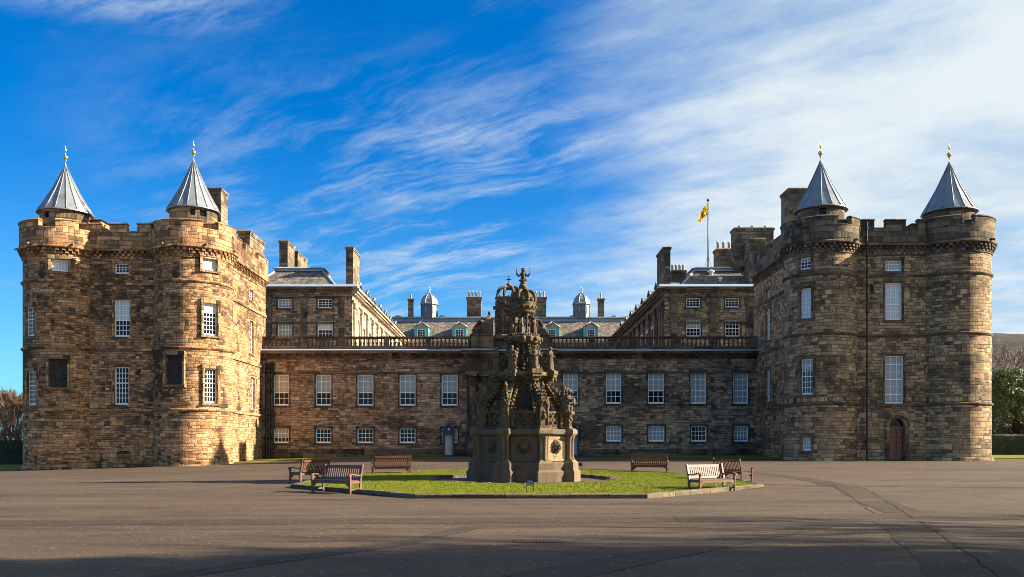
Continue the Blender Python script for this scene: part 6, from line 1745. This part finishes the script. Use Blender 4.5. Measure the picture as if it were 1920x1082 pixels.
def hedge(x0, x1, y0, y1, h, label, seed):
    r = random.Random(seed); xm = (x0+x1)/2; T = thing('hedge', label, 'hedge', (xm, (y0+y1)/2, g(xm, y0)))
    b = MB(); zb = min(g(x0, y0), g(x1, y0))-0.1
    b.box(x0+0.12, x1-0.12, y0+0.12, y1-0.12, zb, h-0.1); b.build('stems', M['hedge'], T)
    f = MB(); n = int((x1-x0)*h*260)
    for i in range(n):
        k = r.random(); x = r.uniform(x0, x1)
        if k < 0.6: y, z = y0+r.uniform(-0.05, 0.14), r.uniform(zb, h)
        else: y, z = r.uniform(y0, y1), h+r.uniform(-0.14, 0.05)
        s = r.uniform(0.03, 0.065); a = Vector((r.uniform(-1, 1), r.uniform(-1, 1), r.uniform(-1, 1))).normalized(); b_ = a.orthogonal().normalized()*s*0.6; a = a*s; c = Vector((x, y, z))
        f.add([c-a, c+b_, c+a, c-b_])
    f.build('leaves', M['hedge'], T)
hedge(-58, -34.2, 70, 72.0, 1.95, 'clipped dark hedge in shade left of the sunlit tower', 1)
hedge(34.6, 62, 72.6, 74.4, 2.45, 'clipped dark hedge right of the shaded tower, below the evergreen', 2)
def evergreen(x, y, h, rx, seed, label, ncl=120, nl=190, ls=1.0, group=None):
    r = random.Random(seed); T = thing('evergreen_tree', label, 'tree', (x, y, g(x, y)), 0, group)
    t = MB(); t.tube([(x, y, g(x, y)-0.2), (x+0.1, y, 2.0), (x-0.1, y, h*0.55), (x, y, h*0.8)], [0.3, 0.24, 0.16, 0.06], 8)
    cl = []
    for i in range(ncl):
        th = r.uniform(0, 2*pi); z = r.uniform(0.0, 1.0); rr = rx*sqrt(max(0.05, 1-((z-0.38)/0.66)**2))*r.uniform(0.45, 1.0)
        p = Vector((x+rr*cos(th), y+rr*sin(th), g(x, y)+z*h*0.93)); cl.append((p, r.uniform(0.55, 1.1)*(rx/3.9)))
        t.tube([(x, y, p.z*0.6), tuple((p+Vector((x, y, p.z*0.8)))/2), tuple(p)], [0.035, 0.025, 0.012], 5, False)
    t.build('trunk', M['bark'], T)
    f = MB()
    for p, s in cl:
        for k in range(nl):
            d = Vector((r.gauss(0, 1), r.gauss(0, 1), r.gauss(0, 1))).normalized()*s*r.uniform(0.55, 1.0); d.z *= 0.8
            c = p+d; L = r.uniform(0.07, 0.14)*ls
            n = (d.normalized()+Vector((r.uniform(-.7, .7), r.uniform(-.7, .7), r.uniform(-.2, .9)))).normalized()
            a = n.orthogonal().normalized(); a.rotate(Matrix.Rotation(r.uniform(0, 2*pi), 3, n)); b = n.cross(a)
            f.add([c-a*L, c+b*L*0.42-n*0.01, c+a*L, c-b*L*0.42-n*0.01])
    f.build('crown', M['leaf'], T)
evergreen(45.2, 78.5, 7.7, 4.3, 5, 'glossy round evergreen tree right of the shaded tower', 190, 200)
evergreen(51.5, 80.5, 6.9, 3.8, 6, 'lower evergreen tree at the right edge, behind the hedge')
def hill():
    xs = [60+i*12 for i in range(70)]; ys = [150+i*14 for i in range(60)]
    mb = MB()
    for y in ys:
        for x in xs:
            t = sm(170, 470, y)
            rid = 60*sm(60, 240, x)*t*(1-0.35*sm(520, 900, y))
            z = rid+rid*0.22*(mnoise.noise(Vector((x*0.008, y*0.008, 0)))+0.5*mnoise.noise(Vector((x*0.03, y*0.03, 3))))+0.6
            mb.v.append((x, y, z-0.6+g(0, 100)*0.9))
    n = len(xs)
    for j in range(len(ys)-1):
        for i in range(n-1): mb.f.append((j*n+i, j*n+i+1, (j+1)*n+i+1, (j+1)*n+i)); mb.uv.append(None); mb.sm.append(True)
    struct(mb.build('hillside', M['hill']))
hill()
branch_tree(53.5, 92, 13.5, 12, 0.7, 5, 0.24, bark='bark_pale', twig='bark_pale', label='leafless pale tree in front of the hillside above the evergreen', twr=0.035, fork=3)
# tall trees along the south side of the forecourt, out of frame, throw the shade across the near tarmac
G2 = 'unseen trees along the right side of the forecourt, shading the near tarmac'
for i, (x, y, h, sd_, lv) in enumerate(((23, 14.6, 16, 31, 6), (30, 12.5, 19, 32, 6), (36, 14.5, 22, 33, 6))):
    branch_tree(x, y, h, sd_, 0.6, lv, 0.34, label='tall leafless tree along the right side of the forecourt, outside the view', twr=0.025, fork=3, group=G2)
for x, y, h, rx, sd_ in ((17, 9.6, 12, 2.6, 41), (21.5, 11.2, 15.5, 2.8, 42), (27, 12.2, 19, 3.0, 43)):  # unseen evergreens, added only to darken the nearest tarmac
    evergreen(x, y, h, rx, sd_, 'unseen evergreen added right of the forecourt to shade the near tarmac', 110, 130, 1.8, G2)
